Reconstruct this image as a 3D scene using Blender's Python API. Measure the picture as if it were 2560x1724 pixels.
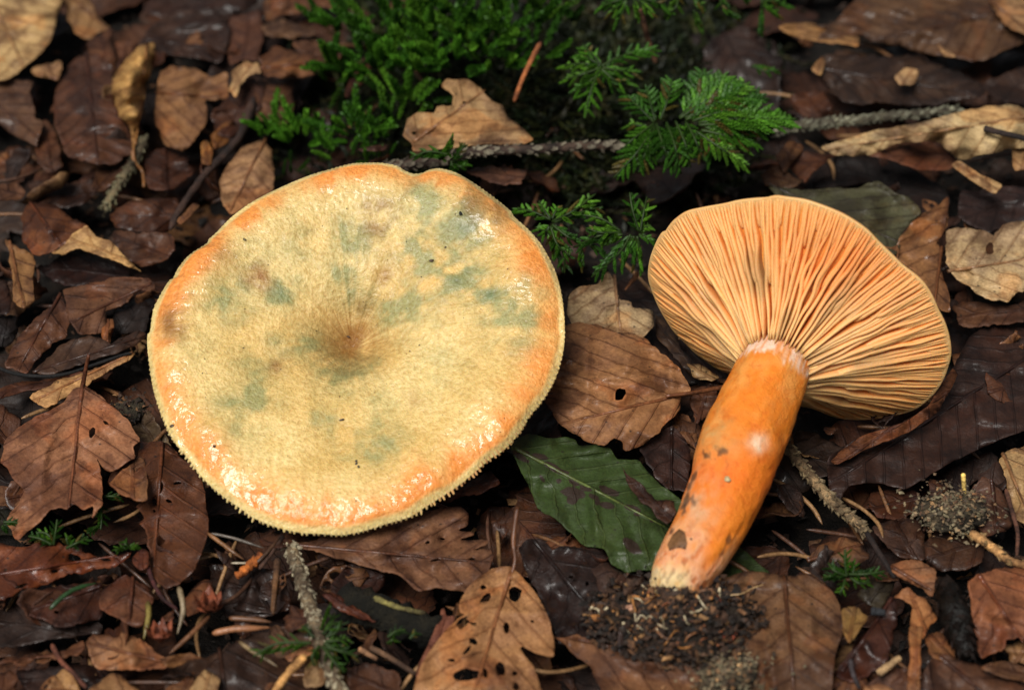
import bpy, bmesh, math, random
import numpy as np
from mathutils import Vector, Matrix
from mathutils.geometry import delaunay_2d_cdt

# All lengths below are in centimetres; CM turns them into metres when a mesh is made.
CM = 0.01
for _o in list(bpy.data.objects):
    bpy.data.objects.remove(_o)
scene = bpy.context.scene
COL = scene.collection
rng = random.Random(7)

# ------------------------------------------------------------------ camera
PITCH = math.radians(43.0)          # looking down at the forest floor
DIST = 50.0                         # cm from the lens to the middle of the scene
WID = 22.26                         # cm seen across the frame at that distance
PXW, PXH = 2560.0, 1724.0
TGT = np.array([0.0, 0.0, 1.0])
RIGHT = np.array([1.0, 0.0, 0.0])
UP = np.array([0.0, math.sin(PITCH), math.cos(PITCH)])
TOW = np.array([0.0, -math.cos(PITCH), math.sin(PITCH)])
EYE = TGT + TOW * DIST
KPX = WID / PXW
cam_d = bpy.data.cameras.new('camera')
cam = bpy.data.objects.new('camera', cam_d)
COL.objects.link(cam)
cam.location = [v * CM for v in EYE]
cam.rotation_euler = (math.pi / 2 - PITCH, 0, 0)
cam_d.sensor_width = 36.0
cam_d.lens = 36.0 * DIST / WID
cam_d.clip_start = 0.01
cam_d.clip_end = 200.0
cam_d.dof.use_dof = True
cam_d.dof.focus_distance = (DIST - 1.8) * CM
cam_d.dof.aperture_fstop = 13.0
scene.camera = cam

# ------------------------------------------------------------------ light
SUN_EL, SUN_AZ = math.radians(62), math.radians(213)   # azimuth from +Y, clockwise: front left of the scene
world = bpy.data.worlds.new('World')
scene.world = world
world.use_nodes = True
wn = world.node_tree
wn.nodes.clear()
w_out = wn.nodes.new('ShaderNodeOutputWorld')
w_bg = wn.nodes.new('ShaderNodeBackground')
w_sky = wn.nodes.new('ShaderNodeTexSky')
w_sky.sky_type = 'NISHITA'
w_sky.sun_disc = False
w_sky.sun_elevation = SUN_EL
w_sky.sun_rotation = SUN_AZ
w_hsv = wn.nodes.new('ShaderNodeHueSaturation')
w_hsv.inputs['Saturation'].default_value = 0.25      # pale overcast sky
wn.links.new(w_sky.outputs['Color'], w_hsv.inputs['Color'])
wn.links.new(w_hsv.outputs['Color'], w_bg.inputs['Color'])
w_bg.inputs['Strength'].default_value = 0.05
wn.links.new(w_bg.outputs['Background'], w_out.inputs['Surface'])
sun_d = bpy.data.lights.new('sun', 'SUN')
sun_d.energy = 5.0
sun_d.angle = math.radians(28)
sun_d.color = (1.0, 0.965, 0.91)
sun = bpy.data.objects.new('sun', sun_d)
COL.objects.link(sun)
_sd = Vector((math.sin(SUN_AZ) * math.cos(SUN_EL), math.cos(SUN_AZ) * math.cos(SUN_EL), math.sin(SUN_EL)))
sun.rotation_euler = _sd.to_track_quat('Z', 'Y').to_euler()
sun.location = _sd * 2.0
scene.view_settings.view_transform = 'Standard'
scene.view_settings.look = 'None'
scene.view_settings.gamma = 1.0
scene.view_settings.use_curve_mapping = False
scene.view_settings.exposure = -0.12
scene.render.engine = 'CYCLES'
scene.cycles.use_denoising = True
scene.cycles.max_bounces = 6
scene.cycles.diffuse_bounces = 3
scene.cycles.glossy_bounces = 2
scene.cycles.transmission_bounces = 3
scene.cycles.sample_clamp_indirect = 4.0

# ------------------------------------------------------------------ helpers
CROPS = {'A1': (0, 0, .3827), 'A2': (600, 0, .3827), 'A3': (1300, 0, .3189), 'A4': (1860, 0, .5102),
         'A5': (0, 500, .3828), 'A6': (0, 1000, .4617), 'A7': (600, 1200, .3693), 'A8': (1250, 700, .4464),
         'B1': (1400, 1200, .3343), 'B2': (1900, 1000, .4619), 'B3': (1600, 480, .3826), 'B8': (1600, 850, .4146),
         'C1': (1250, 480, .2041), 'C2': (1400, 0, .2576), 'F': (0, 0, 1.0997), 'P': (0, 0, 1.0)}


def P(crop, pts):
    ox, oy, s = CROPS[crop]
    return np.array([[ox + q[0] * s, oy + q[1] * s] for q in pts], float)


def ray(px):
    px = np.atleast_2d(np.asarray(px, float))
    return (-TOW[None] * DIST + RIGHT[None] * ((px[:, :1] - PXW / 2) * KPX) + UP[None] * ((PXH / 2 - px[:, 1:2]) * KPX))


def at_z(px, z):
    d = ray(px)
    t = (np.asarray(z, float) - EYE[2]) / d[:, 2]
    return EYE[None] + d * t[:, None]


def at_plane(px, p0, n):
    d = ray(px)
    t = ((p0 - EYE) @ n) / (d @ n)
    return EYE[None] + d * t[:, None]


def project(pts):
    r = np.asarray(pts, float) - EYE
    dep = -(r @ TOW)
    return np.stack([PXW / 2 + (r @ RIGHT) / dep * DIST / KPX, PXH / 2 - (r @ UP) / dep * DIST / KPX], 1)


def camv(x, y, t):
    v = RIGHT * x + UP * y + TOW * t
    return v / np.linalg.norm(v)


def srgb(c):
    c = np.asarray(c, float) / 255.0
    return np.where(c <= 0.04045, c / 12.92, ((c + 0.055) / 1.055) ** 2.4)


def _h(ix, iy, iz, seed):
    n = (ix.astype(np.int64) * 374761393 + iy.astype(np.int64) * 668265263 + iz.astype(np.int64) * 1274126177 + seed * 974634533) & 0xffffffff
    n = ((n ^ (n >> 13)) * 1274126177) & 0xffffffff
    n = ((n ^ (n >> 16)) * 2246822519) & 0xffffffff
    return ((n ^ (n >> 15)) & 0xffff) / 65535.0 * 2 - 1


def vnoise(x, y, z=0.0, seed=0):
    x, y = np.asarray(x, float), np.asarray(y, float)
    z = np.zeros_like(x) + z
    ix, iy, iz = np.floor(x), np.floor(y), np.floor(z)
    fx, fy, fz = x - ix, y - iy, z - iz
    fx, fy, fz = [f * f * f * (f * (f * 6 - 15) + 10) for f in (fx, fy, fz)]
    r = 0
    for a in (0, 1):
        for b in (0, 1):
            for c in (0, 1):
                w = (fx if a else 1 - fx) * (fy if b else 1 - fy) * (fz if c else 1 - fz)
                r = r + w * _h(ix + a, iy + b, iz + c, seed)
    return r


def fbm(x, y, z=0.0, seed=0, oct=3):
    r, a, f = 0, 1.0, 1.0
    for k in range(oct):
        r = r + a * vnoise(np.asarray(x) * f, np.asarray(y) * f, np.asarray(z) * f, seed + k * 17)
        a *= .5
        f *= 2.03
    return r


def smooth(e0, e1, x):
    t = np.clip((x - e0) / (e1 - e0), 0, 1)
    return t * t * (3 - 2 * t)


def catmull(pts, n=8, closed=False):
    p = np.asarray(pts, float)
    m = len(p)
    out = []
    for i in range(m if closed else m - 1):
        if closed:
            a, b, c, d = p[(i - 1) % m], p[i], p[(i + 1) % m], p[(i + 2) % m]
        else:
            a, b, c, d = p[max(i - 1, 0)], p[i], p[i + 1], p[min(i + 2, m - 1)]
        for k in range(n):
            t = k / n
            out.append(.5 * ((2 * b) + (-a + c) * t + (2 * a - 5 * b + 4 * c - d) * t * t + (-a + 3 * b - 3 * c + d) * t ** 3))
    if not closed:
        out.append(p[-1])
    return np.array(out)


def mesh_data(name, v, f, uv=None, col=None, smooth_=True, vec=None):
    """v in cm, already relative to the object's origin"""
    me = bpy.data.meshes.new(name)
    v = np.asarray(v, float) * CM
    if isinstance(f, np.ndarray):
        f = f.tolist()
    me.from_pydata(v.tolist(), [], f)
    if smooth_:
        me.polygons.foreach_set('use_smooth', [True] * len(me.polygons))
    if uv is not None:
        lay = me.uv_layers.new(name='UVMap')
        idx = np.empty(len(me.loops), np.int32)
        me.loops.foreach_get('vertex_index', idx)
        lay.data.foreach_set('uv', np.asarray(uv, np.float32)[idx].ravel())
    if col is not None:
        at = me.attributes.new('pigment', 'FLOAT_COLOR', 'POINT')
        c = np.ones((len(v), 4), np.float32)
        c[:, :col.shape[1]] = col
        at.data.foreach_set('color', c.ravel())
    if vec is not None:
        at = me.attributes.new('grain', 'FLOAT_VECTOR', 'POINT')
        at.data.foreach_set('vector', np.asarray(vec, np.float32).ravel())
    me.update()
    return me


ORIG = {}


def link(name, me, origin, mat=None, parent=None, label=None, cat=None, group=None, kind=None, color=None):
    o = bpy.data.objects.new(name, me)
    COL.objects.link(o)
    origin = np.asarray(origin, float)
    if parent is not None:
        o.parent = parent
        o.location = [x * CM for x in (origin - ORIG[parent.name])]
    else:
        o.location = [x * CM for x in origin]
    ORIG[o.name] = origin
    if mat is not None and me is not None and not me.materials:
        me.materials.append(mat)
    if label:
        o['label'] = label
    if cat:
        o['category'] = cat
    if group:
        o['group'] = group
    if kind:
        o['kind'] = kind
    if color is not None:
        o.color = list(color) + ([1.0] if len(color) == 3 else [])
    return o


def add(name, v, f, mat, parent=None, uv=None, col=None, vec=None, smooth_=True, closed=True, **kw):
    v = np.asarray(v, float)
    org = v.mean(0)
    if parent is None:
        org[2] = v[:, 2].min()
    me = mesh_data(name, v - org, f, uv, col, smooth_, vec)
    if closed:                                       # outward normals
        bm = bmesh.new()
        bm.from_mesh(me)
        bmesh.ops.recalc_face_normals(bm, faces=bm.faces)
        bm.to_mesh(me)
        bm.free()
    return link(name, me, org, mat, parent, **kw)


def empty(name, origin, **kw):
    return link(name, None, origin, **kw)


def grid_faces(nu, nv, closed_u=False, flip=False):
    f = []
    for i in range(nu if closed_u else nu - 1):
        for j in range(nv - 1):
            a, b = i * nv + j, ((i + 1) % nu) * nv + j
            q = (a, b, b + 1, a + 1)
            f.append(q[::-1] if flip else q)
    return f


def frames(c):
    """tangent, side, up along a polyline"""
    t = np.gradient(c, axis=0)
    t /= np.linalg.norm(t, axis=1)[:, None] + 1e-9
    ref = np.array([0, 0, 1.0]) if abs(t[:, 2]).mean() < .85 else np.array([1.0, 0, 0])
    s = np.cross(t, ref)
    s /= np.linalg.norm(s, axis=1)[:, None] + 1e-9
    u = np.cross(s, t)
    return t, s, u


def tube(c, r, sides=8, lump=0.0, seed=0, freq=6.0):
    """closed tube with tapered ends; returns verts, faces, (s, angle)"""
    c = np.asarray(c, float)
    r = np.zeros(len(c)) + r
    t, s, u = frames(c)
    an = np.linspace(0, 2 * np.pi, sides, endpoint=False)
    v = []
    for i in range(len(c)):
        rr = r[i] * (1 + lump * vnoise(np.cos(an) * 1.5 + i / freq * 3, np.sin(an) * 1.5, i / freq, seed))
        v.append(c[i] + rr[:, None] * (np.cos(an)[:, None] * s[i] + np.sin(an)[:, None] * u[i]))
    v = np.concatenate(v)
    n = len(c)
    f = []
    for i in range(n - 1):
        for j in range(sides):
            k = (j + 1) % sides
            f.append((i * sides + j, i * sides + k, (i + 1) * sides + k, (i + 1) * sides + j))
    f.append(tuple(range(sides))[::-1])
    f.append(tuple((n - 1) * sides + j for j in range(sides)))
    return v, f

# ------------------------------------------------------------------ materials
class NT:
    def __init__(s, name):
        s.m = bpy.data.materials.new(name)
        s.m.use_nodes = True
        s.t = s.m.node_tree
        s.t.nodes.clear()
        s.out = s.t.nodes.new('ShaderNodeOutputMaterial')

    def n(s, typ, _set=None, **inp):
        nd = s.t.nodes.new('ShaderNode' + typ)
        for k, v in (_set or {}).items():
            setattr(nd, k, v)
        for k, v in inp.items():
            k = k.replace('_', ' ')
            sock = nd.inputs[int(k[1:])] if k[0] == 'i' and k[1:].isdigit() else nd.inputs[k]
            s.put(sock, v)
        return nd

    def put(s, sock, v):
        if isinstance(v, bpy.types.NodeSocket):
            s.t.links.new(v, sock)
        elif hasattr(v, 'outputs'):
            s.t.links.new(v.outputs[0], sock)
        else:
            if sock.type == 'RGBA' and not hasattr(v, '__len__'):
                v = (v, v, v, 1)
            elif sock.type == 'RGBA' and len(v) == 3:
                v = tuple(v) + (1,)
            sock.default_value = v

    def math(s, op, a, b=0.0, c=0.0, clamp=False):
        nd = s.n('Math', {'operation': op, 'use_clamp': clamp}, i0=a, i1=b)
        if op in ('MULTIPLY_ADD', 'SMOOTH_MIN'):
            s.put(nd.inputs[2], c)
        return nd.outputs[0]

    def mix(s, fac, a, b, blend='MIX'):
        nd = s.t.nodes.new('ShaderNodeMix')
        nd.data_type = 'RGBA'
        nd.blend_type = blend
        s.put(nd.inputs[0], fac)
        s.put(nd.inputs[6], a)
        s.put(nd.inputs[7], b)
        return nd.outputs[2]

    def ramp(s, fac, lo, hi, a=0.0, b=1.0):
        return s.n('MapRange', {'interpolation_type': 'SMOOTHSTEP'}, i0=fac, i1=lo, i2=hi, i3=a, i4=b).outputs[0]

    def noise(s, vec, scale, detail=3.0, rough=.55, dist=0.0):
        return s.n('TexNoise', Vector=vec, Scale=scale, Detail=detail, Roughness=rough, Distortion=dist).outputs[0]

    def voro(s, vec, scale, feature='F1', out=0, rnd=1.0):
        nd = s.n('TexVoronoi', {'feature': feature}, Vector=vec, Scale=scale, Randomness=rnd)
        return nd.outputs[out]

    def bump(s, h, strength, dist, nrm=None):
        nd = s.n('Bump', Height=h, Strength=strength, Distance=dist)
        if nrm is not None:
            s.t.links.new(nrm, nd.inputs['Normal'])
        return nd.outputs[0]

    def scale_col(s, col, k):
        return s.mix(1.0, col, (k, k, k) if not hasattr(k, '__len__') else k, 'MULTIPLY')

    def vscale(s, v, k):
        return s.n('VectorMath', {'operation': 'MULTIPLY'}, i0=v, i1=k).outputs[0]

    def done(s, sh):
        s.t.links.new(sh if not hasattr(sh, 'outputs') else sh.outputs[0], s.out.inputs['Surface'])
        return s.m


def leaf_material(name, vein_col=(.55, .42, .36), vein_amt=.65, net=.5, mott=.75, transl=.12, blotch=False):
    m = NT(name)
    uv = m.n('UVMap', {'uv_map': 'UVMap'}).outputs[0]
    oi = m.n('ObjectInfo')
    col, alpha, rnd = oi.outputs['Color'], oi.outputs['Alpha'], oi.outputs['Random']
    sep = m.n('SeparateXYZ', Vector=uv)
    u, v = sep.outputs[0], sep.outputs[1]
    wob0 = m.noise(uv, 1.2, 3.0)
    wob = m.math('MULTIPLY', m.math('SUBTRACT', wob0, .5), .30)
    v_ = m.math('ADD', v, m.math('MULTIPLY', wob, .6))
    u_ = m.math('ADD', u, wob)
    av = m.math('ABSOLUTE', v_)
    side = m.math('MULTIPLY', m.math('SIGN', v_), .13)
    # lateral veins leave the midrib at about 45 degrees, one every 0.55 cm, staggered on the two sides
    s_ = m.math('ADD', m.math('SUBTRACT', u_, m.math('MULTIPLY', av, .95)), side)
    fr = m.math('FRACT', m.math('DIVIDE', s_, .55))
    dv = m.math('MULTIPLY', m.math('ABSOLUTE', m.math('SUBTRACT', fr, .5)), .39)
    lat = m.ramp(dv, .012, .034, 1.0, 0.0)
    lat_soft = m.ramp(dv, .02, .14, 1.0, 0.0)
    mid = m.ramp(av, .022, .05, 1.0, 0.0)
    vein = m.math('MAXIMUM', m.math('MULTIPLY', lat, .85), mid)
    # position for the mottling, different on every leaf
    pos = m.n('VectorMath', {'operation': 'ADD'}, i0=uv, i1=m.n('CombineXYZ', i0=m.math('MULTIPLY', rnd, 91.0), i1=m.math('MULTIPLY', rnd, 37.0), i2=m.math('MULTIPLY', rnd, 53.0))).outputs[0]
    n1 = m.noise(pos, .75, 4.0, .6, .4)
    n2 = m.noise(pos, 2.6, 4.0, .65, .6)
    n3 = m.noise(pos, 14.0, 3.0, .6)
    c = col
    c = m.mix(m.math('MULTIPLY', m.ramp(n1, .49, .60), mott), c, m.mix(1.0, c, (.36, .28, .25), 'MULTIPLY'))
    c = m.mix(m.math('MULTIPLY', m.ramp(n1, .46, .28), .55 * mott), c, m.mix(1.0, c, (1.55, 1.62, 1.65), 'MULTIPLY'))
    c = m.mix(m.math('MULTIPLY', m.ramp(n2, .53, .62), .75 * mott), c, m.mix(1.0, c, (.5, .40, .36), 'MULTIPLY'))
    c = m.mix(m.math('MULTIPLY', m.ramp(n2, .46, .34), .5 * mott), c, m.mix(1.0, c, (1.3, 1.3, 1.25), 'MULTIPLY'))
    c = m.mix(m.ramp(n3, .40, .65, 0, .65), c, m.mix(1.0, c, (.66, .63, .6), 'MULTIPLY'))
    # grey-purple patches paint a wet sheen into the colour; orange ones are tannin
    n4 = m.noise(m.n('VectorMath', {'operation': 'ADD'}, i0=pos, i1=(17.0, 5.0, 3.0)).outputs[0], .9, 3.0, .6, .5)
    c = m.mix(m.math('MULTIPLY', m.ramp(n4, .52, .64), .75 * mott), c, m.mix(1.0, c, (.62, .60, .74), 'MULTIPLY'))
    c = m.mix(m.math('MULTIPLY', m.ramp(n4, .47, .36), .75 * mott), c, m.mix(1.0, c, (1.30, .98, .70), 'MULTIPLY'))
    # pale weathered flecks
    fl = m.math('MULTIPLY', m.ramp(m.noise(pos, 7.0, 2.0, .5), .62, .70), m.ramp(n1, .50, .42))
    c = m.mix(m.math('MULTIPLY', fl, .55 * mott), c, m.mix(1.0, c, (1.7, 1.75, 1.75), 'MULTIPLY'))
    # fine vein network
    cell = m.voro(uv, 11.0, 'DISTANCE_TO_EDGE')
    netm = m.ramp(cell, .0, .10, 1.0, 0.0)
    c = m.mix(m.math('MULTIPLY', netm, .28 * net), c, m.mix(1.0, c, (.6, .55, .5), 'MULTIPLY'))
    c = m.mix(m.math('MULTIPLY', lat_soft, .22), c, m.mix(1.0, c, (.62, .55, .5), 'MULTIPLY'))
    c = m.mix(m.math('MULTIPLY', vein, vein_amt), c, m.mix(1.0, c, vein_col, 'MULTIPLY'))
    # stained, worn margin
    ed = m.n('SeparateXYZ', Vector=m.n('Attribute', {'attribute_name': 'grain'}).outputs['Vector']).outputs[0]
    edn = m.math('ADD', ed, m.math('MULTIPLY', m.math('SUBTRACT', n2, .5), .7))
    c = m.mix(m.math('MULTIPLY', m.ramp(edn, .0, .16, 1.0, 0.0), .55 * mott), c, m.mix(1.0, c, (.50, .42, .38), 'MULTIPLY'))
    c = m.mix(m.math('MULTIPLY', m.ramp(ed, .012, .035, 1.0, 0.0), .5), c, m.mix(1.0, c, (1.5, 1.5, 1.45), 'MULTIPLY'))
    # pin-head dark specks
    sp = m.voro(pos, 3.2)
    spn = m.noise(pos, 5.0, 1.0)
    speck = m.math('MULTIPLY', m.ramp(sp, .07, .12, 1, 0), m.ramp(spn, .45, .5))
    sp2 = m.ramp(m.voro(pos, 9.0), .10, .16, 1, 0)
    speck = m.math('MAXIMUM', speck, m.math('MULTIPLY', sp2, m.ramp(n2, .52, .6, 0, .8)))
    c = m.mix(m.math('MULTIPLY', speck, .8), c, (.012, .009, .007))
    if blotch:
        at = m.n('Attribute', {'attribute_name': 'pigment'})
        bl = m.math('ADD', at.outputs['Fac'], m.math('MULTIPLY', m.math('SUBTRACT', m.noise(uv, 5.0, 3.0), .5), .5))
        c = m.mix(m.ramp(bl, .46, .54), c, (.030, .018, .012))
    h = m.math('ADD', m.math('MULTIPLY', n3, .5), m.math('MULTIPLY', n2, .8))
    h = m.math('SUBTRACT', h, m.math('MULTIPLY', netm, .22 * net))
    h = m.math('ADD', h, m.math('MULTIPLY', vein, .9))
    nrm = m.bump(h, .75, .00042)
    # wet film: alpha of the object colour says how wet the leaf is
    wetn = m.ramp(m.noise(pos, 1.3, 3.0), .38, .6)
    rough = m.math('SUBTRACT', m.math('ADD', .60, m.math('MULTIPLY', n3, .22)), m.math('MULTIPLY', m.math('MULTIPLY', alpha, wetn), .34))
    b = m.n('BsdfPrincipled', Base_Color=c, Roughness=rough, Normal=nrm)
    b.inputs['Specular IOR Level'].default_value = .34
    m.put(b.inputs['Coat Weight'], m.math('MULTIPLY', m.math('MULTIPLY', alpha, wetn), .35))
    b.inputs['Coat Roughness'].default_value = .16
    tr = m.n('BsdfTranslucent', Color=m.mix(1.0, c, (1.2, .9, .6), 'MULTIPLY'), Normal=nrm)
    mx = m.n('MixShader', i0=transl, i1=b.outputs[0], i2=tr.outputs[0])
    return m.done(mx)


M_LEAF = leaf_material('dead_beech_leaf')
M_LEAF_PALE = leaf_material('dead_leaf_pale_veins', vein_col=(.62, .45, .32), vein_amt=.55, net=.9)
M_LEAF_LIGHTV = leaf_material('dead_leaf_light_veins', vein_col=(1.7, 1.6, 1.4), vein_amt=.5, net=.6)
M_LEAF_GREEN = leaf_material('green_beech_leaf', vein_col=(1.7, 1.5, 1.6), vein_amt=.55, net=.5, mott=.28, transl=.2, blotch=True)


def tint_material(name, rough=.6, spec=.4, scale=30.0, dark=(.4, .36, .32), light=(1.4, 1.4, 1.4), bump=.6, bdist=.0004, transl=0.0, coat=0.0, attr=False):
    """object-coloured rough natural stuff with noise in colour and relief (object coordinates in metres)"""
    m = NT(name)
    tc = m.n('TexCoord').outputs['Object']
    oi = m.n('ObjectInfo')
    col = oi.outputs['Color']
    if attr:
        col = m.n('Attribute', {'attribute_name': 'pigment'}).outputs['Color']
    pos = m.vscale(tc, (100, 100, 100))
    a = m.noise(pos, scale / 10, 4.0, .6)
    b_ = m.noise(pos, scale, 3.0, .6)
    c = m.mix(m.ramp(a, .42, .7), col, m.mix(1.0, col, dark, 'MULTIPLY'))
    c = m.mix(m.ramp(a, .5, .3), c, m.mix(1.0, c, light, 'MULTIPLY'))
    c = m.mix(m.ramp(b_, .4, .7, 0, .7), c, m.mix(1.0, c, dark, 'MULTIPLY'))
    nrm = m.bump(m.math('ADD', m.math('MULTIPLY', a, 2.0), b_), bump, bdist)
    b = m.n('BsdfPrincipled', Base_Color=c, Roughness=rough, Normal=nrm)
    b.inputs['Specular IOR Level'].default_value = spec
    b.inputs['Coat Weight'].default_value = coat
    b.inputs['Coat Roughness'].default_value = .15
    if transl:
        tr = m.n('BsdfTranslucent', Color=c, Normal=nrm)
        return m.done(m.n('MixShader', i0=transl, i1=b.outputs[0], i2=tr.outputs[0]))
    return m.done(b)


M_BARK = tint_material('twig_bark', rough=.8, scale=25, dark=(.25, .2, .17), light=(1.9, 1.9, 1.8), bdist=.0006)
M_NEEDLE = tint_material('dry_needle', rough=.45, scale=20, bump=.4, coat=.15)
M_SOIL = tint_material('humus', rough=.85, spec=.25, scale=16, dark=(.3, .28, .25), light=(2.2, 2.0, 1.8), bump=1.0, bdist=.0012)
M_CRUMB = tint_material('humus_crumb', rough=.75, spec=.35, scale=20, attr=True, bump=.8)
M_MOSS = tint_material('moss', rough=.5, spec=.3, scale=14, dark=(.5, .55, .45), light=(1.5, 1.35, 1.4), bump=.2, transl=.28)
M_MOSS_DARK = tint_material('old_moss', rough=.6, spec=.3, scale=10, dark=(.4, .42, .4), light=(1.7, 1.5, 1.3), bump=.2, transl=.15, attr=True)
M_BLACK = tint_material('wet_black', rough=.4, spec=.18, scale=18, bump=.9, coat=.0)


def cap_material():
    m = NT('mushroom_cap_skin')
    at = m.n('Attribute', {'attribute_name': 'pigment'}).outputs['Color']
    g = m.n('Attribute', {'attribute_name': 'grain'}).outputs['Vector']
    uv = m.n('UVMap', {'uv_map': 'UVMap'}).outputs[0]
    # radial felted fibres, fine flocks, wet slime
    fib = m.noise(g, 7.0, 3.0, .65, .3)
    flo = m.noise(uv, 10.0, 2.0, .6, .1)
    fine = m.noise(uv, 22.0, 2.0, .6)
    c = m.mix(m.ramp(fib, .45, .68, 0, .22), at, m.mix(1.0, at, (.86, .76, .60), 'MULTIPLY'))
    c = m.mix(m.ramp(flo, .46, .66, 0, .7), c, m.mix(1.0, c, (1.20, 1.27, 1.42), 'MULTIPLY'))
    c = m.mix(m.ramp(flo, .46, .3, 0, .6), c, m.mix(1.0, c, (.76, .66, .50), 'MULTIPLY'))
    c = m.mix(m.ramp(fine, .48, .68, 0, .5), c, m.mix(1.0, c, (1.16, 1.18, 1.22), 'MULTIPLY'))
    # specks of dirt
    sp = m.ramp(m.voro(uv, 3.6), .030, .045, 1, 0)
    spn = m.ramp(m.noise(uv, 2.1, 1.0), .47, .52)
    c = m.mix(m.math('MULTIPLY', m.math('MULTIPLY', sp, spn), .85), c, (.05, .03, .015))
    hh = m.math('ADD', m.math('MULTIPLY', flo, 1.1), m.math('ADD', m.math('MULTIPLY', fib, .25), m.math('MULTIPLY', fine, .35)))
    nrm = m.bump(hh, .9, .00045)
    # slime film: its own rougher relief catches small bright glints
    drop = m.noise(uv, 7.0, 2.0, .5, .4)
    nrm2 = m.bump(m.math('ADD', m.math('MULTIPLY', drop, 2.2), m.math('MULTIPLY', flo, .5)), 1.0, .00014)
    wet = m.ramp(m.noise(uv, .55, 2.0), .34, .54, .45, 1.0)
    b = m.n('BsdfPrincipled', Base_Color=c, Roughness=.48, Normal=nrm)
    b.inputs['Specular IOR Level'].default_value = .4
    b.inputs['Subsurface Weight'].default_value = .25
    b.inputs['Subsurface Radius'].default_value = (1.0, .5, .2)
    b.inputs['Subsurface Scale'].default_value = .0016
    rimw = m.ramp(m.n('SeparateXYZ', Vector=g).outputs[2], .76, .95, .16, 1.0)
    m.put(b.inputs['Coat Weight'], m.math('MULTIPLY', m.math('MULTIPLY', wet, rimw), .85))
    b.inputs['Coat Roughness'].default_value = .08
    b.inputs['Coat IOR'].default_value = 1.42
    m.t.links.new(nrm2, b.inputs['Coat Normal'])
    return m.done(b)


def flesh_material(name, fib_scale=3.0, coat=.2, sss=.3, rough=.5, mottle=.5, bmp=.4):
    m = NT(name)
    at = m.n('Attribute', {'attribute_name': 'pigment'}).outputs['Color']
    tc = m.n('TexCoord').outputs['Object']
    pos = m.vscale(tc, (100, 100, 100))
    a = m.noise(pos, fib_scale, 4.0, .6, .3)
    f = m.noise(pos, fib_scale * 8, 3.0, .6)
    c = m.mix(m.ramp(a, .5, .72, 0, mottle), at, m.mix(1.0, at, (1.05, 1.14, 1.32), 'MULTIPLY'))
    c = m.mix(m.ramp(a, .48, .3, 0, mottle), c, m.mix(1.0, c, (.86, .70, .5), 'MULTIPLY'))
    c = m.mix(m.ramp(f, .42, .7, 0, .35), c, m.mix(1.0, c, (1.1, 1.15, 1.3), 'MULTIPLY'))
    nrm = m.bump(m.math('ADD', a, m.math('MULTIPLY', f, .5)), bmp, .0006)
    b = m.n('BsdfPrincipled', Base_Color=c, Roughness=rough, Normal=nrm)
    b.inputs['Specular IOR Level'].default_value = .35
    b.inputs['Subsurface Weight'].default_value = sss
    b.inputs['Subsurface Radius'].default_value = (1.0, .45, .15)
    b.inputs['Subsurface Scale'].default_value = .0018
    b.inputs['Coat Weight'].default_value = coat
    b.inputs['Coat Roughness'].default_value = .25
    return m.done(b)


M_CAP = cap_material()
M_GILL = flesh_material('gill_flesh', 2.5, .05, .3, .55, .3)
M_STEM = flesh_material('stem_flesh', 4.5, .03, .15, .6, .9, 1.0)

# ------------------------------------------------------------------ the ground under everything
def build_ground():
    n = 150
    a = np.linspace(-1, 1, n)
    g = np.sign(a) * (np.abs(a) ** 3.2) * 3000 + a * 22          # dense in the middle, 30 m out at the edge
    X, Y = np.meshgrid(g, g + 2, indexing='ij')
    near = np.exp(-(X ** 2 + Y ** 2) / 40 ** 2)
    Z = -1.05 + near * (.22 * fbm(X * .35, Y * .35, 0, 3) + .12 * fbm(X * 1.4, Y * 1.4, 0, 5)) + 6 * (1 - near) * fbm(X * .004, Y * .004, 0, 9) * np.clip((np.hypot(X, Y) - 60) / 600, 0, 1)
    # the moss grows on a low hummock
    Z += 1.5 * np.exp(-(((X - .4) / 5.0) ** 2 + ((Y - 10.5) / 3.6) ** 2))
    v = np.stack([X.ravel(), Y.ravel(), Z.ravel()], 1)
    f = grid_faces(n, n, flip=False)
    me = mesh_data('ground', v, f)
    o = link('ground', me, (0, 0, 0), M_SOIL, kind='structure', color=(.010, .007, .005))
    o['label'] = 'dark damp humus of the forest floor'
    return o


def _ground_z(x, y):
    near = np.exp(-(x ** 2 + y ** 2) / 40 ** 2)
    return -1.05 + near * (.22 * fbm(x * .35, y * .35, 0, 3) + .12 * fbm(x * 1.4, y * 1.4, 0, 5)) + 1.5 * np.exp(-(((x - .4) / 5.0) ** 2 + ((y - 10.5) / 3.6) ** 2))


build_ground()
_GX = np.linspace(-30, 30, 301)
_GT = _ground_z(*np.meshgrid(_GX, _GX, indexing='ij'))


def ground_z(x, y):
    i = np.clip(((np.asarray(x) + 30) / .2).round().astype(int), 0, 300)
    j = np.clip(((np.asarray(y) + 30) / .2).round().astype(int), 0, 300)
    return _GT[i, j]


def spline1(xs, ys, x):
    """smooth 1-D interpolation (cubic Hermite)"""
    xs, ys = np.array(xs, float), np.array(ys, float)
    m = np.gradient(ys, xs)
    i = np.clip(np.searchsorted(xs, x) - 1, 0, len(xs) - 2)
    h = xs[i + 1] - xs[i]
    t = np.clip((x - xs[i]) / h, 0, 1)
    return ((2 * t ** 3 - 3 * t ** 2 + 1) * ys[i] + (t ** 3 - 2 * t ** 2 + t) * h * m[i] + (-2 * t ** 3 + 3 * t ** 2) * ys[i + 1] + (t ** 3 - t ** 2) * h * m[i + 1])


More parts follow.
